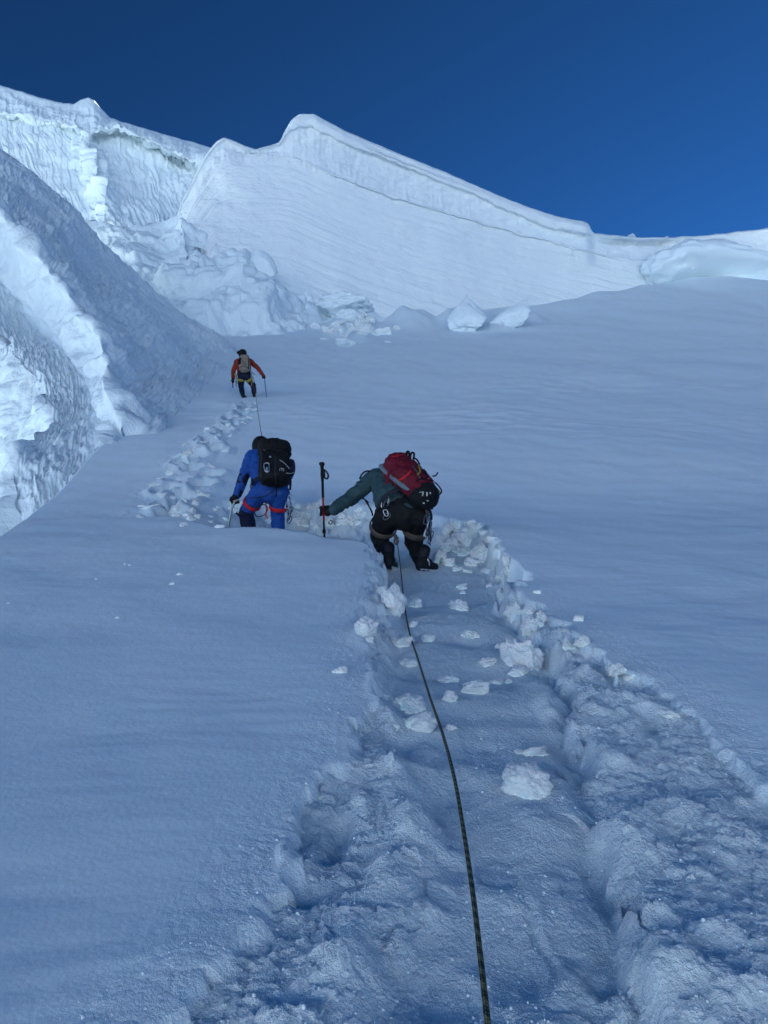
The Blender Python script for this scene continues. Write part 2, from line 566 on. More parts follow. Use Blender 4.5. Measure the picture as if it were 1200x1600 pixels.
# the slope below and behind the camera runs down to a wide snowfield
lx = np.concatenate([-np.geomspace(4000, 3.2, 40), np.linspace(-3, 3, 41), np.geomspace(3.2, 4000, 40)])
ly = np.concatenate([-np.geomspace(1500, 1, 60), [-.5, 0, .45]])
LX, LY = np.meshgrid(lx, ly)
LZ = prof(LY) + .02 * n2(LX, LY) + 10 * n2(LX / 160, LY / 160) * sstep(20, 200, np.hypot(LX, LY))
LZ = np.maximum(LZ, -420 + 6 * n2(LX / 200, LY / 200))
low = tag(put('lower_slope', mesh_np('lower_slope', np.stack([LX, LY, LZ], -1).reshape(-1, 3), grid_faces(*LX.shape)), M_FIELD), 'snow slope running down behind the climbers', kind='structure')
t = np.linspace(-1, 1, 121)
t = np.sign(t) * np.abs(t) ** 2.5 * 30000
HX, HY = np.meshgrid(t, t)
HZ = -425 + 25 * fbm2(HX / 2500, HY / 2500, 3)
tag(put('snowfield', mesh_np('snowfield', np.stack([HX, HY, HZ], -1).reshape(-1, 3), grid_faces(*HX.shape)), M_FIELD), 'wide snowfield far below', kind='structure')


# unseen range added behind the camera, shaped to bounce sunlight onto the shaded climb
ra = np.linspace(R(180 - 118), R(180 + 118), 200)
rr = np.concatenate([np.linspace(1100, 5200, 90), [5600, 6500, 8000]])
RA, RR = np.meshgrid(ra, rr)
MX, MY = np.sin(RA) * RR, np.cos(RA) * RR
rise = np.interp(RR, [1100, 1300, 2500, 3300, 8000], [-15, 50, 520, 640, -200])
rdg = 1 - np.abs(fbm2(MX / 1400, MY / 1400, 5))
MZ = -425 + rise * (.62 + .5 * rdg) + 20 * fbm2(MX / 220, MY / 220, 3)
tag(put('added_bounce_range', mesh_np('added_bounce_range', np.stack([MX, MY, MZ], -1).reshape(-1, 3), grid_faces(*MX.shape)), M_FIELD),
    'unseen snow mountains added to bounce sunlight onto the climb', kind='structure')


# ------------------------------------------------------------------ cliffs: lofted between profile lines
def line(pts, x):
    a = np.array(pts, float)
    return np.interp(x, a[:, 0], a[:, 1])


def smooth_line(v, n):
    k = np.ones(n) / n
    return np.convolve(np.pad(v, n // 2, mode='edge'), k, 'valid')[:len(v)]


def loft_px(x, curves, counts):
    """curves: list of (py array, depth array); counts: rows between them"""
    rows = []
    for (y0, d0), (y1, d1), n in zip(curves[:-1], curves[1:], counts):
        for k in range(n):
            f = k / n
            rows.append((y0 * (1 - f) + y1 * f, d0 * (1 - f) + d1 * f))
    rows.append(curves[-1])
    py = np.array([r[0] for r in rows])
    d = np.array([r[1] for r in rows])
    px = np.repeat(x[None, :], len(rows), 0)
    u, v = (px - 600) / F, (800 - py) / F
    return np.stack([u * d, d * (CP - v * SP), d * (SP + v * CP)], -1), px, py


# --- central wall with its wind lip
x = np.linspace(276, 1300, 760)
top = line([(276, 345), (279, 330), (284, 314), (300, 285), (320, 245), (338, 221), (350, 215), (365, 221), (400, 234), (420, 228), (437, 222), (446, 204), (455, 187),
            (468, 178), (492, 178), (515, 192), (560, 214), (620, 239), (700, 271), (760, 297), (800, 314), (850, 332), (880, 340), (910, 346), (920, 350),
            (926, 364), (940, 366), (1000, 371), (1050, 371), (1100, 368), (1160, 361), (1200, 357), (1300, 350)], x)
top = smooth_line(top, 5) + 1.0 * n2(x / 22, x * 0 + 3) * 1
dt = smooth_line(line([(276, 63), (450, 66), (700, 74), (920, 84), (1300, 96)], x), 181)
lipw = line([(276, 6), (340, 5), (430, 3), (446, 9), (460, 17), (500, 20), (620, 16), (760, 16), (880, 18), (915, 18), (921, 13), (927, 3), (1300, 4)], x)
lipw = lipw * (1 + .22 * n2(x / 55, x * 0 + 6) + .10 * n2(x / 13, x * 0 + 2) + .06 * n2(x / 5, x * 0 + 4))
lipo = smooth_line(line([(276, .2), (430, .2), (450, .7), (500, 1.1), (700, 1.1), (850, 1.7), (916, 2.4), (922, 1.8), (928, .3), (1300, .4)], x), 7)
ledge = line([(276, 352), (300, 300), (340, 232), (400, 243), (440, 236), (520, 274), (600, 303), (700, 334), (800, 361), (900, 389), (990, 411), (1100, 405), (1300, 395)], x)
ledge = smooth_line(np.maximum(smooth_line(ledge, 41), top + lipw + 6), 31) + 1.2 * n2(x / 35, x * 0) + .8 * n2(x / 9, x * 0)
base = smooth_line(line([(276, 375), (300, 380), (350, 400), (430, 460), (500, 500), (560, 520), (640, 530), (840, 520), (1000, 490), (1300, 480)], x), 61)
lp = sstep(420, 560, x)
c = [(top + 170, dt + 22), (top + 5, dt + 7), (top + 1.2, dt + 3), (top, dt + .8), (top + .8, dt - lipo * .6), (top + lipw * .5, dt - lipo), (top + lipw, dt - lipo * .92),
     (top + lipw + 3.5, dt - lipo * .62), ((top + lipw) * .5 + ledge * .5, dt - lipo * .6), (ledge - 3, dt - .4 - lipo * .55), (ledge, dt - .5 - .3 * lp - lipo * .55), (ledge + 1.5, dt - .55 - .03 * lp - lipo * .55),
     (ledge * .7 + base * .3, dt - 1.2), (ledge * .4 + base * .6, dt - 2.0), (base, dt - 3.5), (base + 260, dt - 4)]
g, px, py = loft_px(x, c, [4, 6, 4, 4, 6, 10, 8, 18, 18, 6, 4, 50, 60, 50, 8])
nrm = grid_normals(g)
# strata run parallel to the ledge
s = py - np.interp(px, x, ledge)
facew = sstep(3, 14, s)
strata = n2(px / 260, s / 3.2) * .045 + n2(px / 420 + 5, s / 9.0) * .09 + n2(px / 60, s / 2.0) * .03
dis = facew * strata * (.4 + 1.1 * sstep(-.4, .5, n2(px / 120 + 2, s / 40))) + .10 * fbm3(g / 3.0, 4) + .25 * n3(g / 9)
band = sstep(0, 3, py - (np.interp(px, x, top + lipw) + 2)) * (1 - facew)
dis = dis + band * (.05 * n2(px / 5.5, py / 30) + .10 * fbm2(px / 26, py / 14, 3))
notch = sstep(930, 960, px) * (1 - sstep(1035, 1060, px)) * np.exp(-((py - np.interp(px, x, top) - 9 - 3 * n2(px / 14, px * 0)) / 3.5) ** 2)
dis = dis - 1.2 * notch
left = (1 - sstep(300, 470, px)) * sstep(2, 20, s)
dis = dis + left * (.5 * fbm3(g / 4, 4) * .7)
w = np.clip((py - np.interp(px, x, top)) / 4, 0.15, 1) * 1 
g = g + nrm * (dis * w)[..., None]
tag(put('ice_wall', mesh_np('ice_wall', g.reshape(-1, 3), grid_faces(*px.shape)), M_WALL),
    'tall pale ice wall with a wind lip along its crest', kind='structure')

# --- ridge at the upper left
x = np.linspace(-140, 372, 560)
top = line([(-140, 92), (-60, 115), (0, 133), (60, 152), (100, 162), (115, 163), (126, 156), (138, 152), (147, 157), (160, 172), (172, 184), (200, 193), (250, 208), (300, 222), (337, 233), (372, 246)], x)
top = top + 1.0 * n2(x / 14, x * 0 + 8)
dt = line([(-140, 90), (140, 94), (372, 100)], x)
rim = line([(-140, 150), (0, 180), (60, 190), (100, 195), (120, 205), (135, 214), (165, 206), (185, 200), (230, 222), (280, 245), (337, 268), (372, 280)], x) + 5 * n2(x / 18, x * 0 + 2) + 3 * n2(x / 6, x * 0)
over = line([(-140, .2), (90, .5), (120, 1.6), (150, 1.8), (180, 1.5), (250, 2.6), (337, 2.6), (372, 2)], x)
base = line([(-140, 420), (0, 400), (150, 400), (250, 400), (372, 400)], x)
mid = rim * .6 + base * .4
c = [(top + 200, dt + 30), (top + 3, dt + 6), (top, dt + 1), (top + 1, dt - .2), (rim - 6, dt - 3 - over), (rim, dt - 3 - over), (rim + 5, dt - 2.6), (mid, dt - 7), (base, dt - 16), (base + 300, dt - 20)]
g, px, py = loft_px(x, c, [4, 5, 4, 40, 8, 8, 90, 90, 8])
nrm = grid_normals(g)
s = py - np.interp(px, x, rim)
belowr = sstep(0, 12, s)
diag = px - .42 * (py - 250) + 9 * fbm2(px / 45, py / 45, 2)
fl = 1 - np.abs(n2(diag / 9, py / 110)) * 2
dis = belowr * (.22 * fl * (.4 + .6 * sstep(-.3, .4, n2(px / 30, py / 50 + 3))) + .08 * n2(diag / 4, py / 60) + .06 * fbm2(px / 10, py / 10, 3)) + .22 * fbm3(g / 2.2, 4) + .5 * n3(g / 8)
ribx = np.interp(py, [200, 245, 290, 345, 400], [118, 135, 152, 165, 172])
rib = np.exp(-((px - ribx) / np.interp(py, [200, 260, 345], [12, 20, 16])) ** 2) * sstep(205, 240, py)
dis = dis + rib * (1.8 + 1.6 * fbm3(g / 2.0, 4)) + (1 - belowr) * sstep(4, 20, py - np.interp(px, x, top)) * .5 * fbm3(g / 2.0, 4)
rough2 = sstep(230, 300, px) * np.exp(-((s - 30) / 30) ** 2)
dis = dis + rough2 * 1.2 * fbm3(g / 2.6, 4)
w = np.clip((py - np.interp(px, x, top)) / 6, .1, 1)
g = g + nrm * (dis * w)[..., None]
tag(put('snow_ridge', mesh_np('snow_ridge', g.reshape(-1, 3), grid_faces(*px.shape)), M_ICE),
    'fluted snow ridge with an overhanging rim at the upper left', kind='structure')

# --- jumbled apron between wall, ridge and slope
x = np.linspace(90, 700, 460)
top = line([(90, 345), (150, 350), (200, 356), (262, 350), (283, 332), (330, 362), (380, 385), (420, 425), (470, 458), (520, 482), (580, 496), (640, 508), (700, 515)], x) + 3 * n2(x / 20, x * 0)
bot = line([(90, 600), (250, 575), (330, 552), (400, 536), (450, 528), (560, 522), (700, 530)], x)
bot = np.maximum(bot, top + 8) + 34
dt = line([(90, 66), (283, 62), (430, 62), (700, 66)], x)
db = line([(90, 40), (300, 41), (400, 44), (560, 50), (700, 55)], x)
c = [(top + 30, dt + 9), (top, dt + 2)] + [(top * (1 - f) + bot * f, dt * (1 - f) + db * f - .4 * math.sin(f * 3.1)) for f in (.05, .35, .65, 1)]
g, px, py = loft_px(x, c, [6, 10, 60, 60, 60])
nrm = grid_normals(g)
dis = 1.1 * n3(g / 8) + .7 * fbm3(g / 3.0 + 2, 4) - .7 * np.abs(n3(g / 3.6)) + .16 * fbm3(g / .9, 3)
for (ax_, ay_, aw_, ah_, aa_) in [(285, 445, 60, 18, .8), (352, 418, 46, 22, .6), (385, 498, 34, 30, 1.3), (445, 478, 50, 16, .9), (240, 425, 50, 20, .6), (330, 462, 34, 14, .9), (300, 500, 60, 22, .7), (360, 470, 30, 14, .8), (410, 505, 26, 12, .7)]:
    dis = dis + aa_ * np.exp(-(((px - ax_) / aw_) ** 2 + ((py - ay_ - .25 * (px - ax_)) / ah_) ** 2) ** 1.4)
big = np.exp(-(((px - 330) / 75) ** 2 + ((py - 482) / 42) ** 2) ** 1.5)
dis = dis + .5 * big
w = sstep(-8, 10, py - np.interp(px, x, top)) * np.clip((700 - px) / 60, 0, 1)
g = g + nrm * (dis * w)[..., None]
tag(put('snow_apron', mesh_np('snow_apron', g.reshape(-1, 3), grid_faces(*px.shape)), M_DEBRIS),
    'lumpy apron of fallen ice under the wall', kind='structure')


# --- the flank on the left: rough ramps stepping down in bright broken faces
def poly3(pts, n, sm=9):
    a = np.array([P(*p) for p in pts])
    s = np.concatenate([[0], np.cumsum(np.linalg.norm(np.diff(a, axis=0), axis=1))])
    s /= s[-1]
    u = np.linspace(0, 1, n)
    o = np.stack([np.interp(u, s, a[:, i]) for i in range(3)], 1)
    for i in range(3):
        o[:, i] = smooth_line(o[:, i], sm)
    return o


NT = 620
E1 = poly3([(-200, 95, 58), (-80, 165, 54), (0, 232, 51), (50, 268, 49.5), (115, 325, 47.5), (160, 380, 46), (215, 432, 45.5), (262, 472, 45.5), (300, 502, 45.5), (345, 533, 43.5), (372, 552, 40.5), (400, 574, 37)], NT)
E0 = E1 + np.array([-6, 8, -14])
E2 = poly3([(-200, 170, 37), (-80, 270, 32.5), (0, 335, 29), (50, 390, 26.5), (100, 452, 24), (150, 512, 21.6), (168, 570, 19.6), (176, 620, 17.8), (190, 668, 16.0), (212, 706, 14.9), (245, 760, 14)], NT)
E3 = poly3([(-200, 275, 36.6), (-80, 372, 32), (0, 440, 28.2), (50, 492, 25.4), (95, 540, 22.8), (130, 590, 20.4), (148, 630, 18.4), (152, 668, 16.6), (150, 705, 15.2), (150, 750, 14.2), (160, 830, 13)], NT)
E4 = poly3([(-200, 380, 28), (-80, 462, 24.6), (0, 528, 21.8), (40, 575, 20), (70, 625, 18.2), (85, 660, 16.8), (60, 685, 15.6), (35, 700, 14.9), (22, 722, 14.2), (20, 780, 13.2), (30, 870, 12.4)], NT)
E5 = poly3([(-200, 560, 27.6), (-100, 640, 24), (-30, 690, 20.8), (0, 720, 18.8), (8, 760, 17), (12, 790, 15.6), (12, 810, 14.7), (8, 830, 14), (2, 870, 13.1), (0, 930, 12.3)], NT)
E6 = E5 + np.array([0, 0, -5])
segs = [(E0, E1, 10), (E1, E2, 170), (E2, E3, 90), (E3, E4, 90), (E4, E5, 90), (E5, E6, 10)]
rows, band_id = [], []
for bi, (a, b, n) in enumerate(segs):
    for k in range(n):
        f = k / n
        rows.append(a * (1 - f) + b * f)
        band_id.append((bi, f))
rows.append(E6)
band_id.append((5, 1.0))
g = np.array(rows)
bid = np.array([b for b, f in band_id])
bf = np.array([f for b, f in band_id])
nrm = grid_normals(g)
kk = np.ones(9) / 9
tt = np.linspace(0, 1, NT)[None, :]
is_dark1 = ((bid == 1) * np.minimum(1, np.minimum(bf, 1 - bf) * 10))[:, None]
is_bright = (np.isin(bid, (2, 4)) * np.minimum(1, np.minimum(bf, 1 - bf) * 8))[:, None]
is_dark2 = ((bid == 3) * np.minimum(1, np.minimum(bf, 1 - bf) * 8))[:, None]
rowc = np.arange(len(rows))[:, None] + 0 * tt
st = fbm2(tt * 60 + .5 * n2(tt * 40, rowc / 20), rowc / 7 + 1.2 * n2(tt * 30, rowc / 30), 4, .6)
st2 = 1 - 2 * np.abs(n2(tt * 110, rowc / 4.2 + tt * 20))
dis = is_dark1 * (.15 * st * (.35 + .65 * sstep(-.3, .4, n2(tt * 14, rowc / 40))) + .03 * st2 + .35 * n2(tt * 9 + rowc / 90, rowc / 34)) + .05 * fbm3(g / .8, 3) + .5 * n3(g / 7) * (bid > 0)[:, None]
dis = dis + is_bright * (.30 * fbm3(g / 1.6, 4) + .14 * np.abs(n3(g / .5))) + is_dark2 * .07 * st
# scalloped edges between ramp and broken face
edge = np.exp(-((rowc - 180) / 16.0) ** 2) + np.exp(-((rowc - 360) / 14.0) ** 2)
dis = dis + edge * (.55 * n3(g / 1.9 + 3) + .25 * n3(g / .7))
ridge_top = (np.abs(rowc - 10) < 3) * .12
g = g + nrm * (dis + ridge_top * st)[..., None]
tag(put('ice_flank', mesh_np('ice_flank', g.reshape(-1, 3), grid_faces(*rowc.shape)), M_ICE),
    'steep rough ice flank in stepped ramps on the left', kind='structure')


# ------------------------------------------------------------------ snow blocks and chunks
def ico(sub):
    bm = bmesh.new()
    bmesh.ops.create_icosphere(bm, subdivisions=sub, radius=1)
    v = np.array([q.co[:] for q in bm.verts])
    f = np.array([[q.index for q in fc.verts] for fc in bm.faces])
    bm.free()
    return v, f


ICO4, ICO3, ICO1 = ico(5), ico(4), ico(1)


def block_mesh(name, seed, planes=7, rough=.10, src=ICO3, soft=.0, shape=None):
    rg = np.random.default_rng(seed)
    v, f = src[0].copy(), src[1]
    for _ in range(planes):
        n = rg.normal(size=3)
        n /= np.linalg.norm(n)
        d = rg.uniform(.45, .85)
        s = v @ n
        cut = np.maximum(s - d, 0)
        v = v - n * (cut * (1 - soft))[:, None]
    o = rg.uniform(0, 90, 3)
    r = rough * fbm3(v * 2.2 + o, 4) + rough * .6 * np.abs(n3(v * 6 + o)) + rough * .25 * np.abs(n3(v * 14 + o)) + rough * .16 * n3(v * 24 + o)
    v = v * (1 + r)[:, None]
    if shape is not None:
        v = shape(v)
    return mesh_np(name, v, f)


CH = [block_mesh('snow_chunk', 100 + i, planes=5 + i % 4, rough=.30, soft=.12, src=ICO4) for i in range(9)]
SOFT = [block_mesh('snow_chunk', 200 + i, planes=3, rough=.24, soft=.45, src=ICO4) for i in range(4)]


def chunk(px, py, w, h, label, mesh=None, sink=.36, group='loose snow chunks in the trodden trench', depth=None):
    gx_, gy_ = ground_at(px, py)
    # find where the ray meets the finished slope
    u, v = (px - 600) / F, (800 - (py + h * .35)) / F
    dy, dz, dx = CP - v * SP, SP + v * CP, u
    best = None
    for y in np.arange(max(1.2, gy_ - 1.2), gy_ + 3.2, .02):
        xx = y * dx / dy
        if zs(xx, y) >= y * dz / dy:
            best = (xx, y)
            break
    if best is None:
        best = (gx_, gy_)
    xx, y = best
    sc_ = y / dy / F
    o = bpy.data.objects.new('snow_chunk', mesh or random.choice(CH))
    COL.objects.link(o)
    rx, rz = w * sc_ * .56, h * sc_ * .58
    o.scale = (rx, (rx + rz) * .5, rz)
    o.rotation_euler = (random.uniform(-.25, .25), random.uniform(-.25, .25), random.uniform(-.5, .5) + random.choice((0, 3.14)))
    o.location = (xx, y + rx * .3, zs(xx, y) + rz * (.75 - sink))
    tag(o, label, 'snow chunk', group)
    return o


def squared(v):
    p_ = 4.5
    return v * ((np.abs(v) ** p_).sum(1) ** (-1 / p_) / np.linalg.norm(v, axis=1) ** -1)[:, None] * .85


CH += [block_mesh('snow_chunk', 300 + i, planes=3, rough=.26, soft=.08, shape=squared, src=ICO4) for i in range(5)]
for m_ in CH + SOFT:
    m_.materials.append(M_CHUNK)
G = 'loose snow chunks in the trodden trench'
NAMED = [(613, 940, 34, 46, 'tall soft snow lump at the left edge of the trench below the red backpack', 1),
         (815, 1022, 58, 48, 'large broken snow block against the right bank of the trench', 1),
         (740, 1074, 40, 28, 'faceted snow chunk on the middle of the trench floor', 0),
         (825, 1226, 68, 52, 'big rounded snow lump lying alone on the lower trench floor', 1),
         (756, 864, 32, 36, 'squared snow block standing on the right rim beside the dark boot', 0),
         (716, 946, 28, 20, 'pale chunk on the trench floor right of the rope just below the climber', 0),
         (574, 980, 32, 30, 'curled snow lump on the outer left rim of the trench', 1),
         (905, 966, 14, 12, 'small square snow chunk on the upper right rim of the trench', 0),
         (533, 1049, 22, 11, 'small chunk alone on the smooth snow left of the trench', 0),
         (702, 1088, 18, 24, 'upright narrow chunk left of the faceted one on the floor', 0),
         (702, 1062, 30, 13, 'flat chunk on the trench floor beside the rope', 0),
         (760, 1036, 30, 14, 'low wide chunk at the middle right of the trench floor', 0),
         (655, 1130, 46, 30, 'soft lump beside the rope at the left foot of the trench wall', 1),
         (640, 1104, 40, 28, 'rounded lump tucked under the left trench wall', 1),
         (832, 1178, 48, 14, 'flat sliver of snow above the big rounded lump', 0),
         (424, 813, 15, 16, 'pointed snow chunk in front of the blue trousers', 0)]
for (px_, py_, w_, h_, lab, sf) in NAMED:
    chunk(px_, py_, w_, h_, lab, random.choice(SOFT) if sf else None)
SMALL = [(597, 925, 16, 18), (577, 1000, 16, 12), (650, 943, 26, 16), (720, 917, 26, 11), (765, 914, 10, 9), (783, 905, 18, 12), (781, 930, 12, 12),
         (668, 998, 24, 15), (628, 1002, 30, 20), (646, 976, 15, 13), (640, 1036, 26, 18), (735, 992, 26, 14), (775, 1065, 18, 11),
         (793, 1066, 13, 9), (804, 966, 24, 28), (826, 955, 22, 12), (833, 982, 30, 24), (848, 964, 14, 18), (810, 1050, 30, 20), (620, 1140, 9, 8),
         (705, 1140, 16, 8), (815, 1175, 18, 9), (965, 1063, 26, 16), (985, 1060, 18, 12), (912, 1008, 22, 18), (890, 1010, 16, 20), (1046, 1117, 30, 12), (724, 925, 9, 8),
         (780, 1010, 14, 9), (840, 925, 12, 7), (700, 830, 16, 18), (715, 822, 18, 12), (728, 838, 30, 30), (745, 832, 20, 16), (705, 852, 26, 20),
         (722, 862, 24, 18), (738, 878, 22, 16), (700, 878, 20, 16), (776, 868, 12, 18), (790, 880, 12, 22), (792, 905, 14, 14), (760, 892, 14, 9), (715, 890, 16, 8),
         (688, 870, 18, 24), (690, 845, 14, 20), (770, 845, 20, 10), (755, 838, 14, 9), (735, 820, 16, 8), (730, 893, 14, 7)]
ORD = ['first', 'second', 'third', 'fourth', 'fifth', 'sixth', 'seventh', 'eighth', 'ninth', 'tenth', 'eleventh', 'twelfth', 'thirteenth', 'fourteenth', 'fifteenth', 'sixteenth', 'seventeenth', 'eighteenth', 'nineteenth', 'twentieth']


def zone(px_, py_):
    if py_ < 897 and px_ > 680:
        return 'snow chunk in the heap beside the dark boots, %s from its top edge'
    gx_, gy_ = ground_at(px_, py_)
    if gx_ < IL(gy_) + .06:
        return 'snow chunk along the left rim of the trench, %s below the climber'
    if gx_ > IR(gy_) - .10:
        return 'snow chunk along the right rim of the trench, %s below the climber'
    return 'loose snow chunk on the trench floor, %s below the dark boots'


_seen = {}
for (px_, py_, w_, h_) in sorted(SMALL, key=lambda q: q[1]):
    zt = zone(px_, py_)
    _seen[zt] = _seen.get(zt, 0) + 1
    chunk(px_, py_, w_, h_, zt % ORD[min(_seen[zt] - 1, 19)], random.choice(CH[-5:]) if 'heap' in zt else None)
GB = 'broken snow along the back of the traverse'
for i in range(34):
    px_ = random.uniform(462, 572)
    py_ = random.uniform(788, 826)
    s_ = random.uniform(7, 18)
    chunk(px_, py_, s_, s_ * random.uniform(.6, 1), 'broken snow lump piled between the blue climber and the trekking pole', random.choice(CH + SOFT), .3, GB)
GC = 'snow churned up by the footsteps'
for i in range(26):
    px_ = random.uniform(262, 372)
    py_ = random.uniform(780, 822)
    s_ = random.uniform(6, 15)
    chunk(px_, py_, s_, s_ * random.uniform(.4, .8), 'churned snow lump left of the blue climber', random.choice(CH + SOFT), .3, GC)
for (gx_, gy_) in _steps:
    for k in range(2):
        o = bpy.data.objects.new('snow_chunk', random.choice(CH))
        COL.objects.link(o)
        r_ = random.uniform(.025, .075)
        xx, y = gx_ + random.uniform(-.35, .35), gy_ + random.uniform(-.35, .35)
        o.scale = (r_ * 1.6, r_, r_ * .40)
        o.rotation_euler = (random.uniform(-.4, .4), random.uniform(-.4, .4), random.uniform(0, 6))
        o.location = (xx, y, zs(xx, y) + r_ * .15)
        tag(o, 'small snow clod thrown up beside the footprints leading to the far climber', 'snow chunk', 'clods beside the footprints')
for (px_, py_, w_) in [(280, 897, 9), (268, 912, 7), (182, 965, 6), (12, 943, 5), (195, 881, 4), (202, 883, 4), (150, 905, 4), (92, 742, 10)]:
    chunk(px_, py_, w_, w_ * .6, 'tiny snow clod alone on the smooth snow at the left', None, .3, 'tiny clods on the smooth slope')

# granules: far too many to count
vs, fs = ICO1
N = 8000
gv, gf = [], []
cnt = 0
tries = RNG.uniform(0, 1, (N * 4, 2))
for a_, b_ in tries:
    py_ = 900 + 720 * a_ ** .7
    y = ground_at(600, py_)[1]
    lo, hi = OL(y) - .22, ORR(y) + .25
    xx = lo + (hi - lo) * b_
    if abs(xx) > .62 * y:
        continue
    i = np.searchsorted(yr, y) - 1
    j = int(np.clip(np.searchsorted(qc, xx / y) - 1, 0, len(qc) - 1))
    if RNG.uniform() > gg[i, j] ** 1.6:
        continue
    r_ = RNG.uniform(.0007, .0016) * (1 + 2.2 * RNG.uniform() ** 10) * (1 + .05 * y)
    gv.append(vs * r_ * RNG.uniform(.7, 1.3, (1, 3)) + np.array([xx, y, zs(xx, y) + r_ * .35]))
    gf.append(fs + cnt * len(vs))
    cnt += 1
    if cnt >= N:
        break
tag(put('snow_granules', mesh_np('snow_granules', np.concatenate(gv), np.concatenate(gf)), M_GRAN), 'loose snow granules over the trodden trench', 'snow', kind='stuff')


# debris at the foot of the wall
def pyramid(v):
    z = v[:, 2]
    k = np.clip(1.05 - .95 * (z + 1) / 2, .05, 1)
    return np.stack([v[:, 0] * k, v[:, 1] * k, z], 1)


def wall_block(px, py, d, w, h, label, mesh, rot=(0, 0, 0), thick=.7):
    o = put('snow_block', mesh, M_DEBRIS)
    if d is None:                                    # stands on the slope where its foot is seen
        v_ = (800 - (py + h * .42)) / F
        gy_ = min(ground_at(px, py + h * .42)[1], float(crest_y(((px - 600) / F) / (CP - v_ * SP))) + 1)
        d = gy_ / (CP - v_ * SP)
    s_ = d / F
    o.location = P(px, py, d)
    o.scale = (w * s_ / 2, w * s_ / 2 * thick, h * s_ / 2)
    o.rotation_euler = rot
    return tag(o, label, 'snow block', 'fallen snow blocks below the ice wall')


def bm_(seed, **k):
    k.setdefault('src', ICO4)
    return block_mesh('snow_block', seed, **k)


wall_block(730, 490, None, 84, 62, 'pointed pyramid of snow standing below the ice wall', bm_(1, planes=3, rough=.16, soft=.35, shape=pyramid), thick=.5)
wall_block(806, 490, None, 78, 52, 'leaning rounded fin of snow right of the pointed pyramid', bm_(2, planes=2, rough=.18, soft=.5, shape=lambda v: pyramid(v * np.array([1, 1, 1])) * np.array([1, 1, 1]) + np.stack([.45 * v[:, 2], 0 * v[:, 2], 0 * v[:, 2]], 1)), (0, 0, 0), .5)
wall_block(478, 466, 59, 44, 44, 'thin upright shard of snow against the ice wall', bm_(6, planes=4, rough=.06, shape=pyramid), (0, .2, 0), .5)
wall_block(537, 480, 59.5, 84, 30, 'broad jagged heap of snow at the foot of the wall', bm_(7, planes=2, rough=.22, soft=.5))
wall_block(412, 420, 60, 40, 62, 'cracked leaning ice block at the left foot of the wall', bm_(8, planes=8, rough=.06, soft=.02), (0, -.35, .3))
wall_block(546, 498, None, 50, 22, 'low snow knob on the patch of rubble', bm_(12, planes=2, rough=.2, soft=.5))
wall_block(540, 535, None, 30, 12, 'small snow knob below the patch of rubble', bm_(13, planes=2, rough=.2, soft=.5))
for i in range(46):
    px_, py_ = random.gauss(560, 24), random.gauss(516, 9)
    w_ = random.uniform(8, 20)
    gx_, gy_ = ground_at(px_, py_)
    o = bpy.data.objects.new('snow_block', random.choice(CH))
    COL.objects.link(o)
    s_ = w_ * gy_ / .88 / F / 2
    o.scale = (s_ * 1.4, s_, s_ * .45)
    o.rotation_euler = (random.uniform(-.3, .3), random.uniform(-.3, .3), random.uniform(0, 6))
    o.location = (gx_, gy_, zs(gx_, gy_) + s_ * .1)
    tag(o, 'small block in the low patch of rubble below the wall', 'snow block', 'rubble below the ice wall')

# the rounded block on the right skyline
vb, fb = ICO4[0].copy(), ICO4[1]
X_, Y_, Z_ = vb[:, 0], vb[:, 1], vb[:, 2]
sx = np.sign(X_) * np.abs(X_) ** .75
zz = np.where(Z_ > 0, Z_ ** .8 if False else np.abs(Z_) ** .85, -np.abs(Z_) ** .9)
zz = zz * np.where(Z_ > 0, 1.0 - .25 * np.maximum(sx, 0), 1)
vb = np.stack([sx, Y_, zz], 1)
under = np.exp(-((sx - .1) / .6) ** 2) * (Z_ < -.1)
vb[:, 1] += .5 * under * (Y_ < 0)
hol = np.hypot((vb[:, 0] + .15) / .75, (vb[:, 2] + .75) / .75)
vb[:, 1] += np.where(vb[:, 1] < .2, .40 * (1 - sstep(.60, .80, hol)) + .22 * (1 - sstep(.92, 1.12, hol)), 0)
nn = fbm3(vb * 2.0 + 3, 4) * .10 + .05 * np.abs(n3(vb * np.array([3, 3, 9]) + 1)) + .05 * fbm3(vb * 6, 4)
vb = vb * (1 + nn)[:, None]
o = put('serac_block', mesh_np('serac_block', vb, fb), M_DEBRIS)
sB = 82 / F
o.location = P(1114, 431, 85)
o.scale = (114 * sB, 62 * sB, 38 * sB)
o.rotation_euler = (0, .03, .15)
tag(o, 'huge rounded ice block with a hollowed front on the right skyline', 'ice block')

# ------------------------------------------------------------------ climbers
from mathutils.bvhtree import BVHTree

M_TEAL = cloth_mat('teal_shell_fabric', (0.027, 0.060, 0.070), .7)
M_BLACK = cloth_mat('black_fabric', (0.0055, 0.006, 0.008), .75)
M_DARK = cloth_mat('charcoal_fabric', (0.018, 0.02, 0.025), .75)
M_GLOVE = cloth_mat('black_glove_leather', (0.006, 0.006, 0.007), .6)
M_BOOT = cloth_mat('black_boot_rubber', (0.007, 0.008, 0.012), .55)
M_BLUE = cloth_mat('blue_shell_fabric', (0.010, 0.055, 0.25), .65)
M_NAVY = cloth_mat('navy_fabric', (0.007, 0.010, 0.032), .7)
M_RED = cloth_mat('dark_red_pack_fabric', (0.115, 0.007, 0.018), .7)
M_REDWEB = cloth_mat('bright_red_webbing', (0.45, 0.02, 0.028), .7)
M_ORANGE = cloth_mat('orange_shell_fabric', (0.21, 0.026, 0.012), .7)
M_GREYP = cloth_mat('grey_pack_fabric', (0.20, 0.17, 0.135), .8)
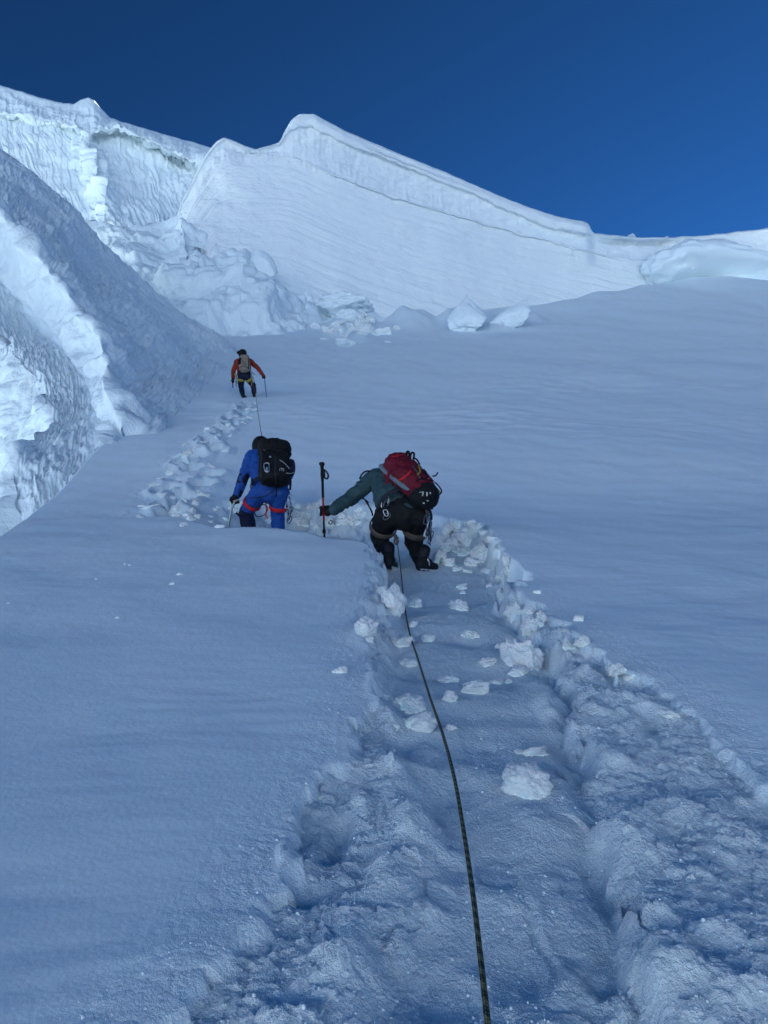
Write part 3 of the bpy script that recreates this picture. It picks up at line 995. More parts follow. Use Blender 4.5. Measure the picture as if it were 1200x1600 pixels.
M_GREYS = cloth_mat('blue_grey_padding', (0.13, 0.17, 0.20), .8)
M_LIME = cloth_mat('yellow_green_webbing', (0.30, 0.27, 0.04), .7)
M_TAN = cloth_mat('worn_grey_brown_webbing', (0.07, 0.062, 0.055), .8)
M_SKIN = cloth_mat('skin', (0.50, 0.30, 0.22), .55, var=.1)
M_WHITE = cloth_mat('white_print', (0.30, 0.31, 0.32), .6, var=.05)
M_STEEL = metal_mat('brushed_steel', (0.62, 0.64, 0.66), .3)
M_DKMET = metal_mat('dark_anodised_metal', (0.10, 0.12, 0.15), .4)
M_POLE = metal_mat('red_pole_tube', (0.42, 0.03, 0.06), .4)
M_BLUEMET = metal_mat('blue_anodised_shaft', (0.08, 0.16, 0.30), .4)
M_GREENMET = metal_mat('grey_green_shaft', (0.26, 0.34, 0.34), .45)

BASE = np.zeros(3)


def empty(name, loc, label, cat, group=None):
    global BASE
    BASE = np.array(loc, float)
    o = bpy.data.objects.new(name, None)
    o.empty_display_size = .1
    COL.objects.link(o)
    o.location = loc
    return tag(o, label, cat, group)


def bm_mesh(name, bm, smooth=True):
    me = bpy.data.meshes.new(name)
    bm.to_mesh(me)
    bm.free()
    me.polygons.foreach_set('use_smooth', [smooth] * len(me.polygons))
    return me


def rcone(bm, a, b, ra, rb):
    a, b = Vector(a) - Vector(BASE), Vector(b) - Vector(BASE)
    t = bmesh.new()
    bmesh.ops.create_icosphere(t, subdivisions=2, radius=ra, matrix=Matrix.Translation(a))
    bmesh.ops.create_icosphere(t, subdivisions=2, radius=rb, matrix=Matrix.Translation(b))
    r = bmesh.ops.convex_hull(t, input=t.verts[:])
    bmesh.ops.delete(t, geom=[g_ for g_ in r['geom_interior'] if isinstance(g_, bmesh.types.BMVert)], context='VERTS')
    me = bpy.data.meshes.new('t')
    t.to_mesh(me)
    t.free()
    bm.from_mesh(me)
    bpy.data.meshes.remove(me)


def figure(name, bones, mat, parent, voxel=.013, smooth=6, wrinkle=0.0, seed=0):
    """one continuous surface grown over a set of tapered limbs"""
    bm = bmesh.new()
    for (a, b, ra, rb) in bones:
        rcone(bm, a, b, ra, rb)
    tmp = bpy.data.objects.new('tmp', bm_mesh('tmp', bm))
    COL.objects.link(tmp)
    m = tmp.modifiers.new('r', 'REMESH')
    m.mode = 'VOXEL'
    m.voxel_size = voxel
    m2 = tmp.modifiers.new('s', 'SMOOTH')
    m2.iterations = smooth
    m2.factor = .5
    dg = bpy.context.evaluated_depsgraph_get()
    me = bpy.data.meshes.new_from_object(tmp.evaluated_get(dg))
    me.name = name
    old = tmp.data
    bpy.data.objects.remove(tmp)
    bpy.data.meshes.remove(old)
    n = len(me.vertices)
    co = np.zeros(n * 3, np.float32)
    me.vertices.foreach_get('co', co)
    co = co.reshape(-1, 3)
    if wrinkle:
        no = np.zeros(n * 3, np.float32)
        me.vertices.foreach_get('normal', no)
        no = no.reshape(-1, 3)
        q = co * np.array([1, 1, 1.7]) + seed * 3.3
        w = 1 - 2 * np.abs(n3(q * 7 + .6 * n3(q * 4)[:, None]))
        w = w + .5 * n3(q * 17)
        co = co + no * (w * wrinkle)[:, None]
        me.vertices.foreach_set('co', co.ravel().astype(np.float32))
    me.polygons.foreach_set('use_smooth', np.ones(len(me.polygons), bool))
    me.materials.clear()
    me.update()
    return put(name, me, mat, parent)


def catmull(pts, n, closed=False):
    p = np.array([np.array(q, float) for q in pts])
    m = len(p)
    out = []
    segs_ = m if closed else m - 1
    for i in range(segs_):
        if closed:
            a, b, c_, d = p[(i - 1) % m], p[i], p[(i + 1) % m], p[(i + 2) % m]
        else:
            a, b, c_, d = p[max(i - 1, 0)], p[i], p[i + 1], p[min(i + 2, m - 1)]
        for k in range(n):
            t_ = k / n
            out.append(.5 * (2 * b + (c_ - a) * t_ + (2 * a - 5 * b + 4 * c_ - d) * t_ ** 2 + (3 * b - a - 3 * c_ + d) * t_ ** 3))
    if not closed:
        out.append(p[-1])
    return np.array(out)


def tube_mesh(name, path, ra, rb=None, hint=None, sides=10, closed=False, caps=True, uv=False, taper=None):
    """tube or flat strap; rb is the half width across, ra the half thickness along the hint normal"""
    path = np.array(path, float) - BASE
    rb = ra if rb is None else rb
    n = len(path)
    t_ = np.gradient(path, axis=0) if not closed else np.roll(path, -1, 0) - np.roll(path, 1, 0)
    t_ /= np.linalg.norm(t_, axis=1, keepdims=True) + 1e-12
    h = np.array(hint if hint is not None else (0.13, 0.31, 0.94), float)
    nn_ = (h if h.ndim == 2 else np.repeat(h[None], n, 0))
    nn_ = nn_ - t_ * np.sum(nn_ * t_, 1, keepdims=True)
    nn_ /= np.linalg.norm(nn_, axis=1, keepdims=True) + 1e-12
    bb = np.cross(t_, nn_)
    an = np.linspace(0, 2 * np.pi, sides, endpoint=False)
    tp = np.ones(n) if taper is None else np.interp(np.linspace(0, 1, n), np.linspace(0, 1, len(taper)), taper)
    v = path[:, None, :] + tp[:, None, None] * (np.cos(an)[None, :, None] * ra * nn_[:, None, :] + np.sin(an)[None, :, None] * rb * bb[:, None, :])
    if closed:
        v = np.concatenate([v, v[:1]], 0)
    f = grid_faces(v.shape[0], sides, True)
    me = mesh_np(name, v.reshape(-1, 3), f)
    if uv:
        L_ = np.concatenate([[0], np.cumsum(np.linalg.norm(np.diff(path, axis=0), axis=1))])
        attr(me, 'along', np.repeat(L_, sides))
        attr(me, 'ca', np.tile(np.cos(an), n))
        attr(me, 'sa', np.tile(np.sin(an), n))
    if caps and not closed:
        bm = bmesh.new()
        bm.from_mesh(me)
        bm.edges.ensure_lookup_table()
        bnd = [e_ for e_ in bm.edges if e_.is_boundary]
        bmesh.ops.holes_fill(bm, edges=bnd, sides=0)
        bm.to_mesh(me)
        bm.free()
    return me


def tube(name, pts, r, mat, parent=None, rb=None, hint=None, n=6, sides=8, closed=False, taper=None):
    return put(name, tube_mesh(name, catmull(pts, n, closed), r, rb, hint, sides, closed, taper=taper), mat, parent)


def lumpy_box(name, c_, axes, half, mat, parent, p=3.2, bulge=.012, seed=0, taper=0.0, sub=5):
    """soft stuffed box: a superellipsoid along the given axes with fabric bulges"""
    v, f = ico(sub)
    e_ = 2.0 / p
    w = (np.abs(v) ** p).sum(1) ** (-1 / p)
    v = v * w[:, None]
    a0, a1, a2 = [np.array(a) / np.linalg.norm(a) for a in axes]
    k = 1 + taper * v[:, 1:2]
    q = v * np.array(half) * np.concatenate([k, np.ones_like(k), k], 1)
    nrm_ = v / np.linalg.norm(v, axis=1, keepdims=True)
    q = q + nrm_ * (bulge * fbm3(q * 9 + seed, 3) + bulge * .5 * (1 - 2 * np.abs(n3(q * 15 + seed))))[:, None]
    wld = q[:, :1] * a0 + q[:, 1:2] * a1 + q[:, 2:3] * a2
    return put(name, mesh_np(name, wld + np.array(c_) - BASE, f), mat, parent)


def bvh_of(objs):
    vs_, fs_ = [], []
    for o_ in objs:
        off = Vector(BASE)
        k = len(vs_)
        vs_ += [v.co + off for v in o_.data.vertices]
        fs_ += [[k + i_ for i_ in p_.vertices] for p_ in o_.data.polygons]
    return BVHTree.FromPolygons(vs_, fs_)


def lay(bvh, pts, lift=.006, n=5):
    """lay a line of picture points onto the surface of what lies there; returns path and normals"""
    q = catmull([(a, b, 0) for a, b in pts], n)
    path, nor = [], []
    for a, b, _ in q:
        d = PV(a, b, 1.0).normalized()
        loc, no, i_, dist = bvh.ray_cast(Vector((0, 0, 0)), d)
        if loc is None:
            if path:
                path.append(path[-1] + (P(a, b, path_d) - P(last[0], last[1], path_d)))
                nor.append(nor[-1])
                last = (a, b)
            continue
        if no.dot(d) > 0:
            no = -no
        path.append(np.array(loc + no * lift))
        nor.append(np.array(no))
        path_d = float(loc.y * CP + loc.z * SP)
        last = (a, b)
    return np.array(path), np.array(nor)


def strap(name, bvh, pts, w, mat, parent, th=.004, lift=.004):
    path, nor = lay(bvh, pts, lift)
    if len(path) < 3:
        return None
    return put(name, tube_mesh(name, path, th, w / 2, nor, 8), mat, parent)


def ring_band(name, c_, axis, r, w, mat, parent, squash=1.0, sq_dir=(1, 0, 0), th=.006):
    ax = np.array(axis, float)
    ax /= np.linalg.norm(ax)
    u_ = np.array(sq_dir, float)
    u_ -= ax * np.dot(u_, ax)
    u_ /= np.linalg.norm(u_)
    w_ = np.cross(ax, u_)
    an = np.linspace(0, 2 * np.pi, 36, endpoint=False)
    rad = np.cos(an)[:, None] * u_ * squash + np.sin(an)[:, None] * w_
    path = np.array(c_) + r * rad
    return put(name, tube_mesh(name, path, th, w / 2, rad, 8, closed=True), mat, parent)


def carabiner(name, c_, up, side, h, w, mat, parent, r=.0055):
    up, side = np.array(up) / np.linalg.norm(up), np.array(side) / np.linalg.norm(side)
    pts = [np.array(c_) + up * h / 2 * a + side * w / 2 * b for a, b in ((1, .1), (.8, .85), (.2, 1), (-.5, .75), (-.95, .35), (-1, -.3), (-.7, -.8), (0, -.85), (.7, -.75), (.97, -.4))]
    return put(name, tube_mesh(name, catmull(pts, 4, True), r, sides=8, closed=True), mat, parent)


def fingers(wrist, grip, axis, r_grip=.016, flip=1):
    """palm, four curled fingers and a thumb closed round an axis through grip"""
    a = np.array(axis, float)
    a /= np.linalg.norm(a)
    w = np.array(grip) - np.array(wrist)
    w = w - a * np.dot(w, a)
    w /= np.linalg.norm(w) + 1e-9
    s_ = np.cross(a, w) * flip
    R_ = r_grip + .016
    pos = lambda ang, off: np.array(grip) + a * off + R_ * (math.cos(ang) * -w + math.sin(ang) * s_)
    bones = []
    palm0 = pos(.2, -.022) - w * .012
    palm1 = pos(.2, .022) - w * .012
    bones.append((palm0, palm1, .032, .032))
    bones.append((np.array(wrist), (palm0 + palm1) / 2, .044, .038))
    lens = (2.9, 3.3, 3.2, 2.7)
    for i_, L_ in enumerate(lens):
        off = (i_ - 1.5) * .0235
        prev_ = pos(.3, off)
        for k in range(1, 4):
            nx = pos(.3 + L_ * k / 3, off + .001 * k)
            bones.append((prev_, nx,   .0165 - .0012 * k, .0155 - .0012 * k))
            prev_ = nx
    t0 = pos(-.1, -.04)
    t1 = pos(-1.1, -.046)
    t2 = pos(-2.1, -.030)
    bones += [(t0, t1, .016, .0145), (t1, t2, .0145, .012)]
    return bones


def boot(parent, ankle, heel, toe, mat, crampon=True):
    ankle, heel, toe = [np.array(q, float) for q in (ankle, heel, toe)]
    mid_ = heel * .5 + toe * .5
    up = ankle - heel
    up /= np.linalg.norm(up)
    b = figure('boot', [(ankle + up * .10, ankle, .060, .054), (ankle, heel + up * .045, .054, .046), (heel + up * .045, mid_ + up * .045, .048, .046), (mid_ + up * .045, toe + up * .035, .046, .034), (ankle, mid_ + up * .07, .05, .04),
                         (heel + up * .02, toe + up * .02, .036, .034)], mat, parent, .010, 4, .002)
    if crampon:
        f_ = toe - heel
        f_ /= np.linalg.norm(f_)
        sd = np.cross(f_, up)
        bm = bmesh.new()
        for k in range(5):
            for sg in (-1, 1):
                c0 = heel + f_ * (.01 + .055 * k) + sd * sg * .034
                rcone(bm, c0, c0 - up * .030 + sd * sg * .004, .006, .0018)
        for sg in (-1, 1):
            rcone(bm, heel + sd * sg * .034, toe + sd * sg * .030, .006, .006)
            rcone(bm, toe + sd * sg * .014, toe + f_ * .055 - up * .012 + sd * sg * .016, .006, .002)
        put('crampon', bm_mesh('crampon', bm), M_STEEL, b)
        ring_band('crampon_strap', heel * .75 + toe * .25 + up * .075, f_ * .8 + up * .6, .056, .014, M_STEEL if crampon == 2 else M_TAN, b, 1.0, sd)
    return b


def lerp(a, b, f):
    return np.array(a) * (1 - f) + np.array(b) * f


def build_person(base, J, label, mats, bulk=1.0, seed=0, gait=None):
    """J: joints in world space; clothing shells over one continuous body"""
    per = empty('person', base, label, 'person')
    k = bulk
    # the body itself, one skin under the clothing
    body = []
    body += [(J['pelvis'], J['chest'], .11 * k, .12 * k), (J['chest'], J['neck'], .12 * k, .05 * k), (J['neck'], J['head'], .05 * k, .075 * k)]
    fwd = np.array(J['face'])
    hd = np.array(J['head'])
    body += [(hd, hd + np.array((0, 0, .03)), .088, .085), (hd + fwd * .06 - np.array((0, 0, .05)), hd + fwd * .07 - np.array((0, 0, .06)), .04, .035), (hd + fwd * .085 - np.array((0, 0, .015)), hd + fwd * .10 - np.array((0, 0, .03)), .012, .014)]
    for s_ in 'LR':
        body += [(J['chest'], J['sh' + s_], .07 * k, .055 * k), (J['sh' + s_], J['el' + s_], .05 * k, .04 * k), (J['el' + s_], J['wr' + s_], .04 * k, .028 * k), (J['wr' + s_], lerp(J['wr' + s_], J['ha' + s_], .5), .022, .020),
                 (J['pelvis'], J['hip' + s_], .10 * k, .09 * k), (J['hip' + s_], J['kn' + s_], .08 * k, .055 * k), (J['kn' + s_], J['an' + s_], .055 * k, .04 * k), (J['an' + s_], lerp(J['heel' + s_], J['toe' + s_], .6), .035, .028)]
    figure('body', body, M_SKIN, per, .016, 3)
    jk = []
    for s_ in 'LR':
        o_ = 'R' if s_ == 'L' else 'L'
        hipi = lerp(J['hip' + s_], J['hip' + o_], .15)
        shi = lerp(J['sh' + s_], J['sh' + o_], .2)
        waist = lerp(hipi, shi, .15)
        jk += [(waist, lerp(hipi, shi, .6), .115 * k, .125 * k), (lerp(hipi, shi, .6), shi, .125 * k, .085 * k), (shi, J['sh' + s_], .085 * k, .078 * k),
               (J['sh' + s_], J['el' + s_], .078 * k, .064 * k), (J['el' + s_], lerp(J['el' + s_], J['wr' + s_], 1.0), .064 * k, .050 * k)]
    jk += [(J['pelvis'], J['chest'], .13 * k, .15 * k), (J['chest'], J['neck'], .12 * k, .075 * k)]
    jacket = figure('jacket', jk, mats['jacket'], per, .011, 4, .010, seed)
    tr = [(J['pelvis'], lerp(J['hipL'], J['hipR'], .5), .135 * k, .13 * k)]
    for s_ in 'LR':
        tr += [(J['pelvis'], J['hip' + s_], .12 * k, .115 * k), (J['hip' + s_], lerp(J['hip' + s_], J['kn' + s_], .5), .115 * k, .098 * k), (lerp(J['hip' + s_], J['kn' + s_], .5), J['kn' + s_], .098 * k, .078 * k),
               (J['kn' + s_], lerp(J['kn' + s_], J['an' + s_], .4), .076, .076), (lerp(J['kn' + s_], J['an' + s_], .4), lerp(J['kn' + s_], J['an' + s_], .95), .076, .066)]
    trousers = figure('trousers', tr, mats['trousers'], per, .011, 4, .010, seed + 5)
    return per, jacket, trousers


# ===== nearest climber: teal jacket, black trousers, red backpack
DA = 7.0
d = DA
JA = dict(pelvis=P(632, 798, d), chest=P(612, 756, d + .30), neck=P(612, 742, d + .46), head=P(622, 742, d + .62), face=np.array((.2, .75, .3)),
          shL=P(587, 745, d + .34), elL=P(548, 778, d + .28), wrL=P(521, 796, d + .16), haL=P(509, 800, d + .16),
          shR=P(638, 752, d + .40), elR=P(652, 772, d + .62), wrR=P(655, 764, d + .80), haR=P(655, 758, d + .86),
          hipL=P(606, 806, d), hipR=P(655, 806, d), knL=P(592, 839, d + .30), anL=P(607, 872, d + .02), heelL=P(607, 886, d - .01), toeL=P(616, 888, d + .2),
          knR=P(646, 846, d + .26), anR=P(658, 876, d + .02), heelR=P(654, 889, d), toeR=P(678, 891, d + .12))
gA = P(640, 888, d)
perA, jackA, trouA = build_person(gA, JA, 'person in teal jacket bending uphill with a red backpack and trekking pole', dict(jacket=M_TEAL, trousers=M_BLACK), 1.08, 1)
pole_top, pole_bot = P(503, 726, 7.02), P(507, 846, 7.24)
pole_dir = pole_bot - pole_top
pole_dir /= np.linalg.norm(pole_dir)
gripA = lerp(pole_top, pole_bot, .60)
figure('glove', fingers(JA['wrL'], gripA, pole_dir, .012) + [(JA['wrL'], lerp(JA['wrL'], JA['elL'], .18), .048, .052)], M_GLOVE, perA, .006, 3, .002)
figure('glove', fingers(JA['wrR'], JA['haR'], (1, 0, .2), .012), M_GLOVE, perA, .007, 3)
figure('hood', [(JA['head'], JA['neck'], .115, .10), (JA['head'], JA['head'] + np.array((0, .0, .03)), .12, .12)], M_TEAL, perA, .013, 5, .004)
boot(perA, JA['anL'], JA['heelL'], JA['toeL'], M_BOOT, 2)
boot(perA, JA['anR'], JA['heelR'], JA['toeR'], M_BOOT, 2)
hnA = empty('harness', gA, None, None) if False else None
BASE = gA
belt_c = lerp(JA['pelvis'], JA['chest'], .16)
belt = ring_band('harness', belt_c, JA['chest'] - JA['pelvis'], .215, .05, M_DARK, perA, 1.12, (1, 0, 0), .008)
for s_ in 'LR':
    c_ = lerp(JA['hip' + s_], JA['kn' + s_], .50)
    ring_band('leg_loop', c_, JA['kn' + s_] - JA['hip' + s_] + np.array((0, 0, -.02)), .122, .075, M_TAN, belt, 1.02, (1, 0, 0), .007)
bvA = bvh_of([jackA, trouA])
p_, n_ = lay(bvA, [(601, 780), (602, 790)], .012)
if len(p_):
    carabiner('carabiner', p_[len(p_) // 2], (.15, -.1, 1), (1, 0, 0), .115, .062, M_STEEL, belt, .0045)
    carabiner('carabiner', p_[len(p_) // 2] + np.array((.018, -.02, -.01)), (.3, -.1, 1), (1, -.2, 0), .085, .05, M_DKMET, belt, .005)
p_, n_ = lay(bvA, [(603, 802), (604, 810)], .012)
if len(p_):
    carabiner('carabiner', p_[len(p_) // 2], (.6, -.1, 1), (1, 0, -.4), .07, .05, M_DKMET, belt, .004)
    carabiner('carabiner', p_[0], (-.5, -.1, 1), (1, 0, .4), .06, .04, M_STEEL, belt, .0035)
# tools hanging at the hip on the right
for i_, (x0, y0, x1, y1, r_, m_) in enumerate([(671, 806, 662, 838, .008, M_STEEL), (666, 800, 668, 832, .006, M_DKMET), (672, 812, 673, 840, .007, M_DKMET), (669, 815, 672, 852, .005, M_BLACK), (655, 784, 671, 804, .005, M_STEEL)]):
    tube('gear_sling', [P(x0, y0, d - .10), P((x0 + x1) / 2 + 1, (y0 + y1) / 2, d - .13), P(x1, y1, d - .11)], r_, m_, belt)
for (x0, y0, h_, w_, m_) in [(670, 822, .10, .05, M_DKMET), (668, 832, .09, .05, M_STEEL), (673, 836, .08, .045, M_DKMET), (666, 812, .09, .05, M_DKMET), (671, 845, .05, .03, M_DKMET)]:
    carabiner('carabiner', P(x0, y0, d - .13), (.2, .1, 1), (1, .5, 0), h_, w_, m_, belt, .005)
for pts_, r_ in [([(571, 782), (576, 790), (581, 800), (582, 806)], .008), ([(566, 778), (572, 782), (576, 786)], .007)]:
    tube('gear_sling', [P(a, b, d + .14) for a, b in pts_], r_, M_BLACK, belt)

# his backpack
pk = empty('backpack', P(655, 775, 6.9), 'red backpack with black base pocket and loose straps on the teal climber', 'backpack')
axL = P(610, 722, 7.32) - P(668, 776, 6.82)
axN = np.array((.35, -.72, .60))
axN = axN - axL * np.dot(axN, axL) / np.dot(axL, axL)
axW = np.cross(axN, axL)
bagA = lumpy_box('bag', P(641, 747, 7.00), (axW, axL, axN), (.150, .27, .115), M_RED, pk, 3.0, .016, 2, .06)
lidA = lumpy_box('lid', P(622, 731, 7.14), (axW, axL, axN), (.145, .10, .13), M_RED, pk, 2.8, .014, 9)
baseA = lumpy_box('base_pocket', P(662, 773, 6.86), (axW, axL, axN), (.128, .125, .125), M_BLACK, pk, 2.5, .010, 5)
bvP = bvh_of([bagA, lidA, baseA])
bvPJ = bvh_of([bagA, lidA, baseA])
# padded grey back panel along the side next to the jacket
nside = axN / np.linalg.norm(axN)
a_, b_ = P(595, 726, 7.16), P(641, 765, 6.80)
lumpy_box('back_panel', lerp(a_, b_, .5), (np.cross(b_ - a_, (0.2, -.9, .3)), b_ - a_, (0.2, -.9, .3)), (.045, np.linalg.norm(b_ - a_) / 2, .022), M_GREYS, pk, 4, .003, 3, 0, 4)
for pts_, w_, m_ in [([(625, 708), (636, 716), (641, 728), (643, 740)], .035, M_RED), ([(643, 736), (632, 746), (622, 752), (618, 756)], .022, M_REDWEB), ([(640, 722), (628, 728), (614, 733), (607, 735)], .024, M_RED),
                     ([(648, 712), (656, 722), (662, 734), (668, 746)], .030, M_BLACK), ([(655, 716), (664, 728), (671, 742)], .022, M_BLACK), ([(644, 728), (652, 738), (656, 748)], .020, M_TAN), ([(652, 722), (656, 736), (652, 742)], .014, M_LIME),
                     ([(612, 714), (624, 712), (636, 711)], .02, M_REDWEB), ([(650, 752), (662, 748), (675, 752)], .016, M_BLACK)]:
    o_ = strap('strap', bvP, pts_, w_, m_, pk)
for pts_, w_, m_ in [([(609, 733), (606, 745), (604, 757)], .028, M_RED), ([(619, 753), (619, 764), (624, 772), (630, 776)], .012, M_DARK)]:
    tube('strap', [P(a, b, 6.90) for a, b in pts_], .005, m_, pk, rb=w_ / 2, hint=(.2, -.9, .2))
for pts_, r_ in [([(634, 722), (635, 709), (638, 706), (641, 714)], .012), ([(640, 718), (643, 708), (647, 709), (646, 718)], .010), ([(646, 716), (651, 718), (656, 726)], .008)]:
    tube('top_toggle', [P(a, b, 7.12) for a, b in pts_], r_, M_BLACK, pk)
tube('side_cord', [P(678, 752, 6.95), P(686, 760, 6.9), P(690, 768, 6.88), P(684, 775, 6.86), P(676, 778, 6.84)], .006, M_BLACK, pk)
tube('side_cord', [P(676, 744, 6.95), P(681, 743, 6.92), P(684, 738, 6.9)], .007, M_BLACK, pk)
tube('side_cord', [P(680, 760, 6.95), P(688, 770, 6.9), P(682, 776, 6.88)], .005, M_LIME, pk)
tube('strap', [P(672, 780, 6.86), P(674, 788, 6.86), P(675, 796, 6.87)], .004, M_NAVY, pk, rb=.011, hint=(0, -1, .2))
tube('hip_strap', [P(653, 784, 6.86), P(662, 793, 6.84), P(670, 802, 6.86)], .004, M_TAN, pk, rb=.010, hint=(0, -1, .2))
bvB = bvh_of([baseA, bagA])
for pts_, w_, m_ in [([(661, 768), (661, 771), (660, 775)], .014, M_WHITE), ([(667, 769), (667, 772), (667, 775)], .010, M_STEEL), ([(672, 769), (672, 772)], .010, M_STEEL), ([(655, 769), (658, 769), (660, 769)], .004, M_STEEL)]:
    strap('reflector', bvB, pts_, w_, m_, pk, .002, .004)
for (x0, y0) in [(669, 749), (678, 753), (668, 782), (662, 786)]:
    strap('buckle', bvB, [(x0 - 1.4, y0), (x0, y0), (x0 + 1.4, y0 + .4)], .012, M_STEEL, pk, .004, .004)
tube('shoulder_strap', [P(577, 736, 7.26), P(570, 737, 7.30), P(565, 742, 7.33), P(562, 748, 7.36)], .008, M_BLACK, pk)

# his trekking pole
pl = empty('trekking_pole', pole_bot, 'black and red trekking pole gripped by the climber in teal', 'trekking pole')
tube('grip', [pole_top + pole_dir * -.0, lerp(pole_top, pole_bot, .1), lerp(pole_top, pole_bot, .22)], .017, M_BLACK, pl, taper=[1.25, 1.0, .9, 1.05, .85, .8])
bm = bmesh.new()
rcone(bm, pole_top + np.array((.004, 0, .004)), pole_top + np.array((-.012, .01, .012)), .022, .017)
put('grip_head', bm_mesh('grip_head', bm), M_BLACK, pl)
tube('upper_shaft', [lerp(pole_top, pole_bot, f_) for f_ in (.2, .3, .42)], .0125, M_BLACK, pl)
tube('middle_shaft', [lerp(pole_top, pole_bot, f_) for f_ in (.40, .55, .72)], .0105, M_POLE, pl)
tube('lower_shaft', [lerp(pole_top, pole_bot, f_) for f_ in (.70, .85, 1.0, 1.25)], .0095, M_BLACK, pl)
tube('shaft_lock', [lerp(pole_top, pole_bot, .845), lerp(pole_top, pole_bot, .87), lerp(pole_top, pole_bot, .89)], .016, M_BLACK, pl)
tube('wrist_loop', [P(506, 734, 7.0), P(510, 737, 6.99), P(513, 743, 6.98), P(511, 748, 6.99), P(507, 746, 7.0), P(507, 740, 7.0)], .004, M_BLACK, pl, rb=.009, hint=(.3, -.9, .2), closed=True)
tube('cord', [P(516, 812, 7.1), P(519, 815, 7.09), P(517, 819, 7.09), P(513, 817, 7.09), P(517, 813, 7.1)], .004, M_BLACK, pl)

# ===== second climber: blue suit, black backpack
d = 8.85
JB = dict(pelvis=P(421, 763, d), chest=P(418, 728, d + .22), neck=P(412, 706, d + .30), head=P(408, 698, d + .38), face=np.array((-.1, .8, .15)),
          shL=P(393, 713, d + .22), elL=P(381, 744, d + .12), wrL=P(371, 772, d + .06), haL=P(367, 783, d + .02),
          shR=P(441, 716, d + .22), elR=P(450, 740, d + .22), wrR=P(448, 752, d + .42), haR=P(446, 754, d + .5),
          hipL=P(406, 770, d), hipR=P(437, 770, d), knL=P(384, 800, d + .20), anL=P(392, 842, d - .06), heelL=P(392, 856, d - .08), toeL=P(390, 857, d + .16),
          knR=P(434, 806, d + .14), anR=P(436, 846, d - .04), heelR=P(436, 858, d - .05), toeR=P(440, 860, d + .2))
gB = P(414, 858, d)
perB, jackB, trouB = build_person(gB, JB, 'person in bright blue suit standing knee deep in the trench', dict(jacket=M_BLUE, trousers=M_BLUE), .98, 7)
axe_top, axe_bot = P(367, 783, d), P(357, 821, d - .02)
figure('glove', fingers(JB['wrL'], JB['haL'], (1, .1, .3), .012) + [(JB['wrL'], lerp(JB['wrL'], JB['elL'], .15), .05, .053)], M_GLOVE, perB, .006, 3, .002)
figure('glove', fingers(JB['wrR'], JB['haR'], (1, 0, .2), .012), M_GLOVE, perB, .007, 3)
figure('hood', [(JB['head'], JB['neck'], .112, .10), (JB['head'], JB['head'] + np.array((0, 0, .02)), .115, .115), (JB['head'], P(416, 693, d + .2), .10, .06)], M_BLACK, perB, .012, 5, .004)
for s_ in 'LR':
    boot(perB, JB['an' + s_], JB['heel' + s_], JB['toe' + s_], M_BOOT, False)
figure('gaiter', [(lerp(JB['knL'], JB['anL'], .08), lerp(JB['knL'], JB['anL'], .5), .088, .088), (lerp(JB['knL'], JB['anL'], .5), JB['anL'], .088, .075)], M_NAVY, perB, .012, 4, .005)
figure('elbow_patch', [(lerp(JB['shL'], JB['elL'], .80), JB['elL'], .064, .066), (JB['elL'], lerp(JB['elL'], JB['wrL'], .42), .066, .062)], M_NAVY, perB, .010, 4, .003)
BASE = gB
belt = ring_band('harness', lerp(JB['pelvis'], JB['chest'], .10), JB['chest'] - JB['pelvis'], .195, .045, M_DARK, perB, 1.08, (1, 0, 0), .008)
for s_, f_ in (('L', .55), ('R', .62)):
    c_ = lerp(JB['hip' + s_], JB['kn' + s_], f_)
    ring_band('leg_loop', c_, JB['kn' + s_] - JB['hip' + s_] + np.array((0, 0, -.03)), .104, .052, M_REDWEB, belt, 1.0, (1, 0, 0), .008)
bvT = bvh_of([trouB])
strap('riser_strap', bvT, [(390, 778), (404, 777), (418, 773), (430, 764)], .012, M_DARK, belt)
strap('riser_strap', bvT, [(431, 758), (432, 766), (431, 776)], .016, M_NAVY, belt)
tube('rope_coil', [P(408 + 10 * math.cos(t_), 798 + 9 * math.sin(t_) - 3 * math.cos(t_), d - .10) for t_ in np.linspace(0, 6.28, 13)[:-1]], .006, M_NAVY, belt, closed=True)
tube('gear_sling', [P(415, 786, d - .08), P(416, 797, d - .1), P(415, 806, d - .1), P(419, 810, d - .1)], .007, M_REDWEB, belt)
for (x0, y0, x1, y1, m_) in [(452, 776, 455, 800, M_DKMET), (449, 782, 451, 806, M_STEEL), (455, 786, 452, 812, M_DKMET), (448, 790, 450, 814, M_TAN)]:
    tube('gear_sling', [P(x0, y0, d - .06), P((x0 + x1) / 2 + 1, (y0 + y1) / 2, d - .1), P(x1, y1, d - .08)], .007, m_, belt)
for (x0, y0, m_) in [(453, 778, M_STEEL), (449, 789, M_STEEL), (454, 797, M_DKMET), (450, 803, M_STEEL), (452, 812, M_DKMET)]:
    carabiner('carabiner', P(x0, y0, d - .11), (.2, .1, 1), (1, .6, 0), .085, .05, m_, belt, .006)
tube('buckle_tail', [P(369, 802, d), P(372, 804, d - .02), P(376, 808, d - .02)], .012, M_BLACK, belt)

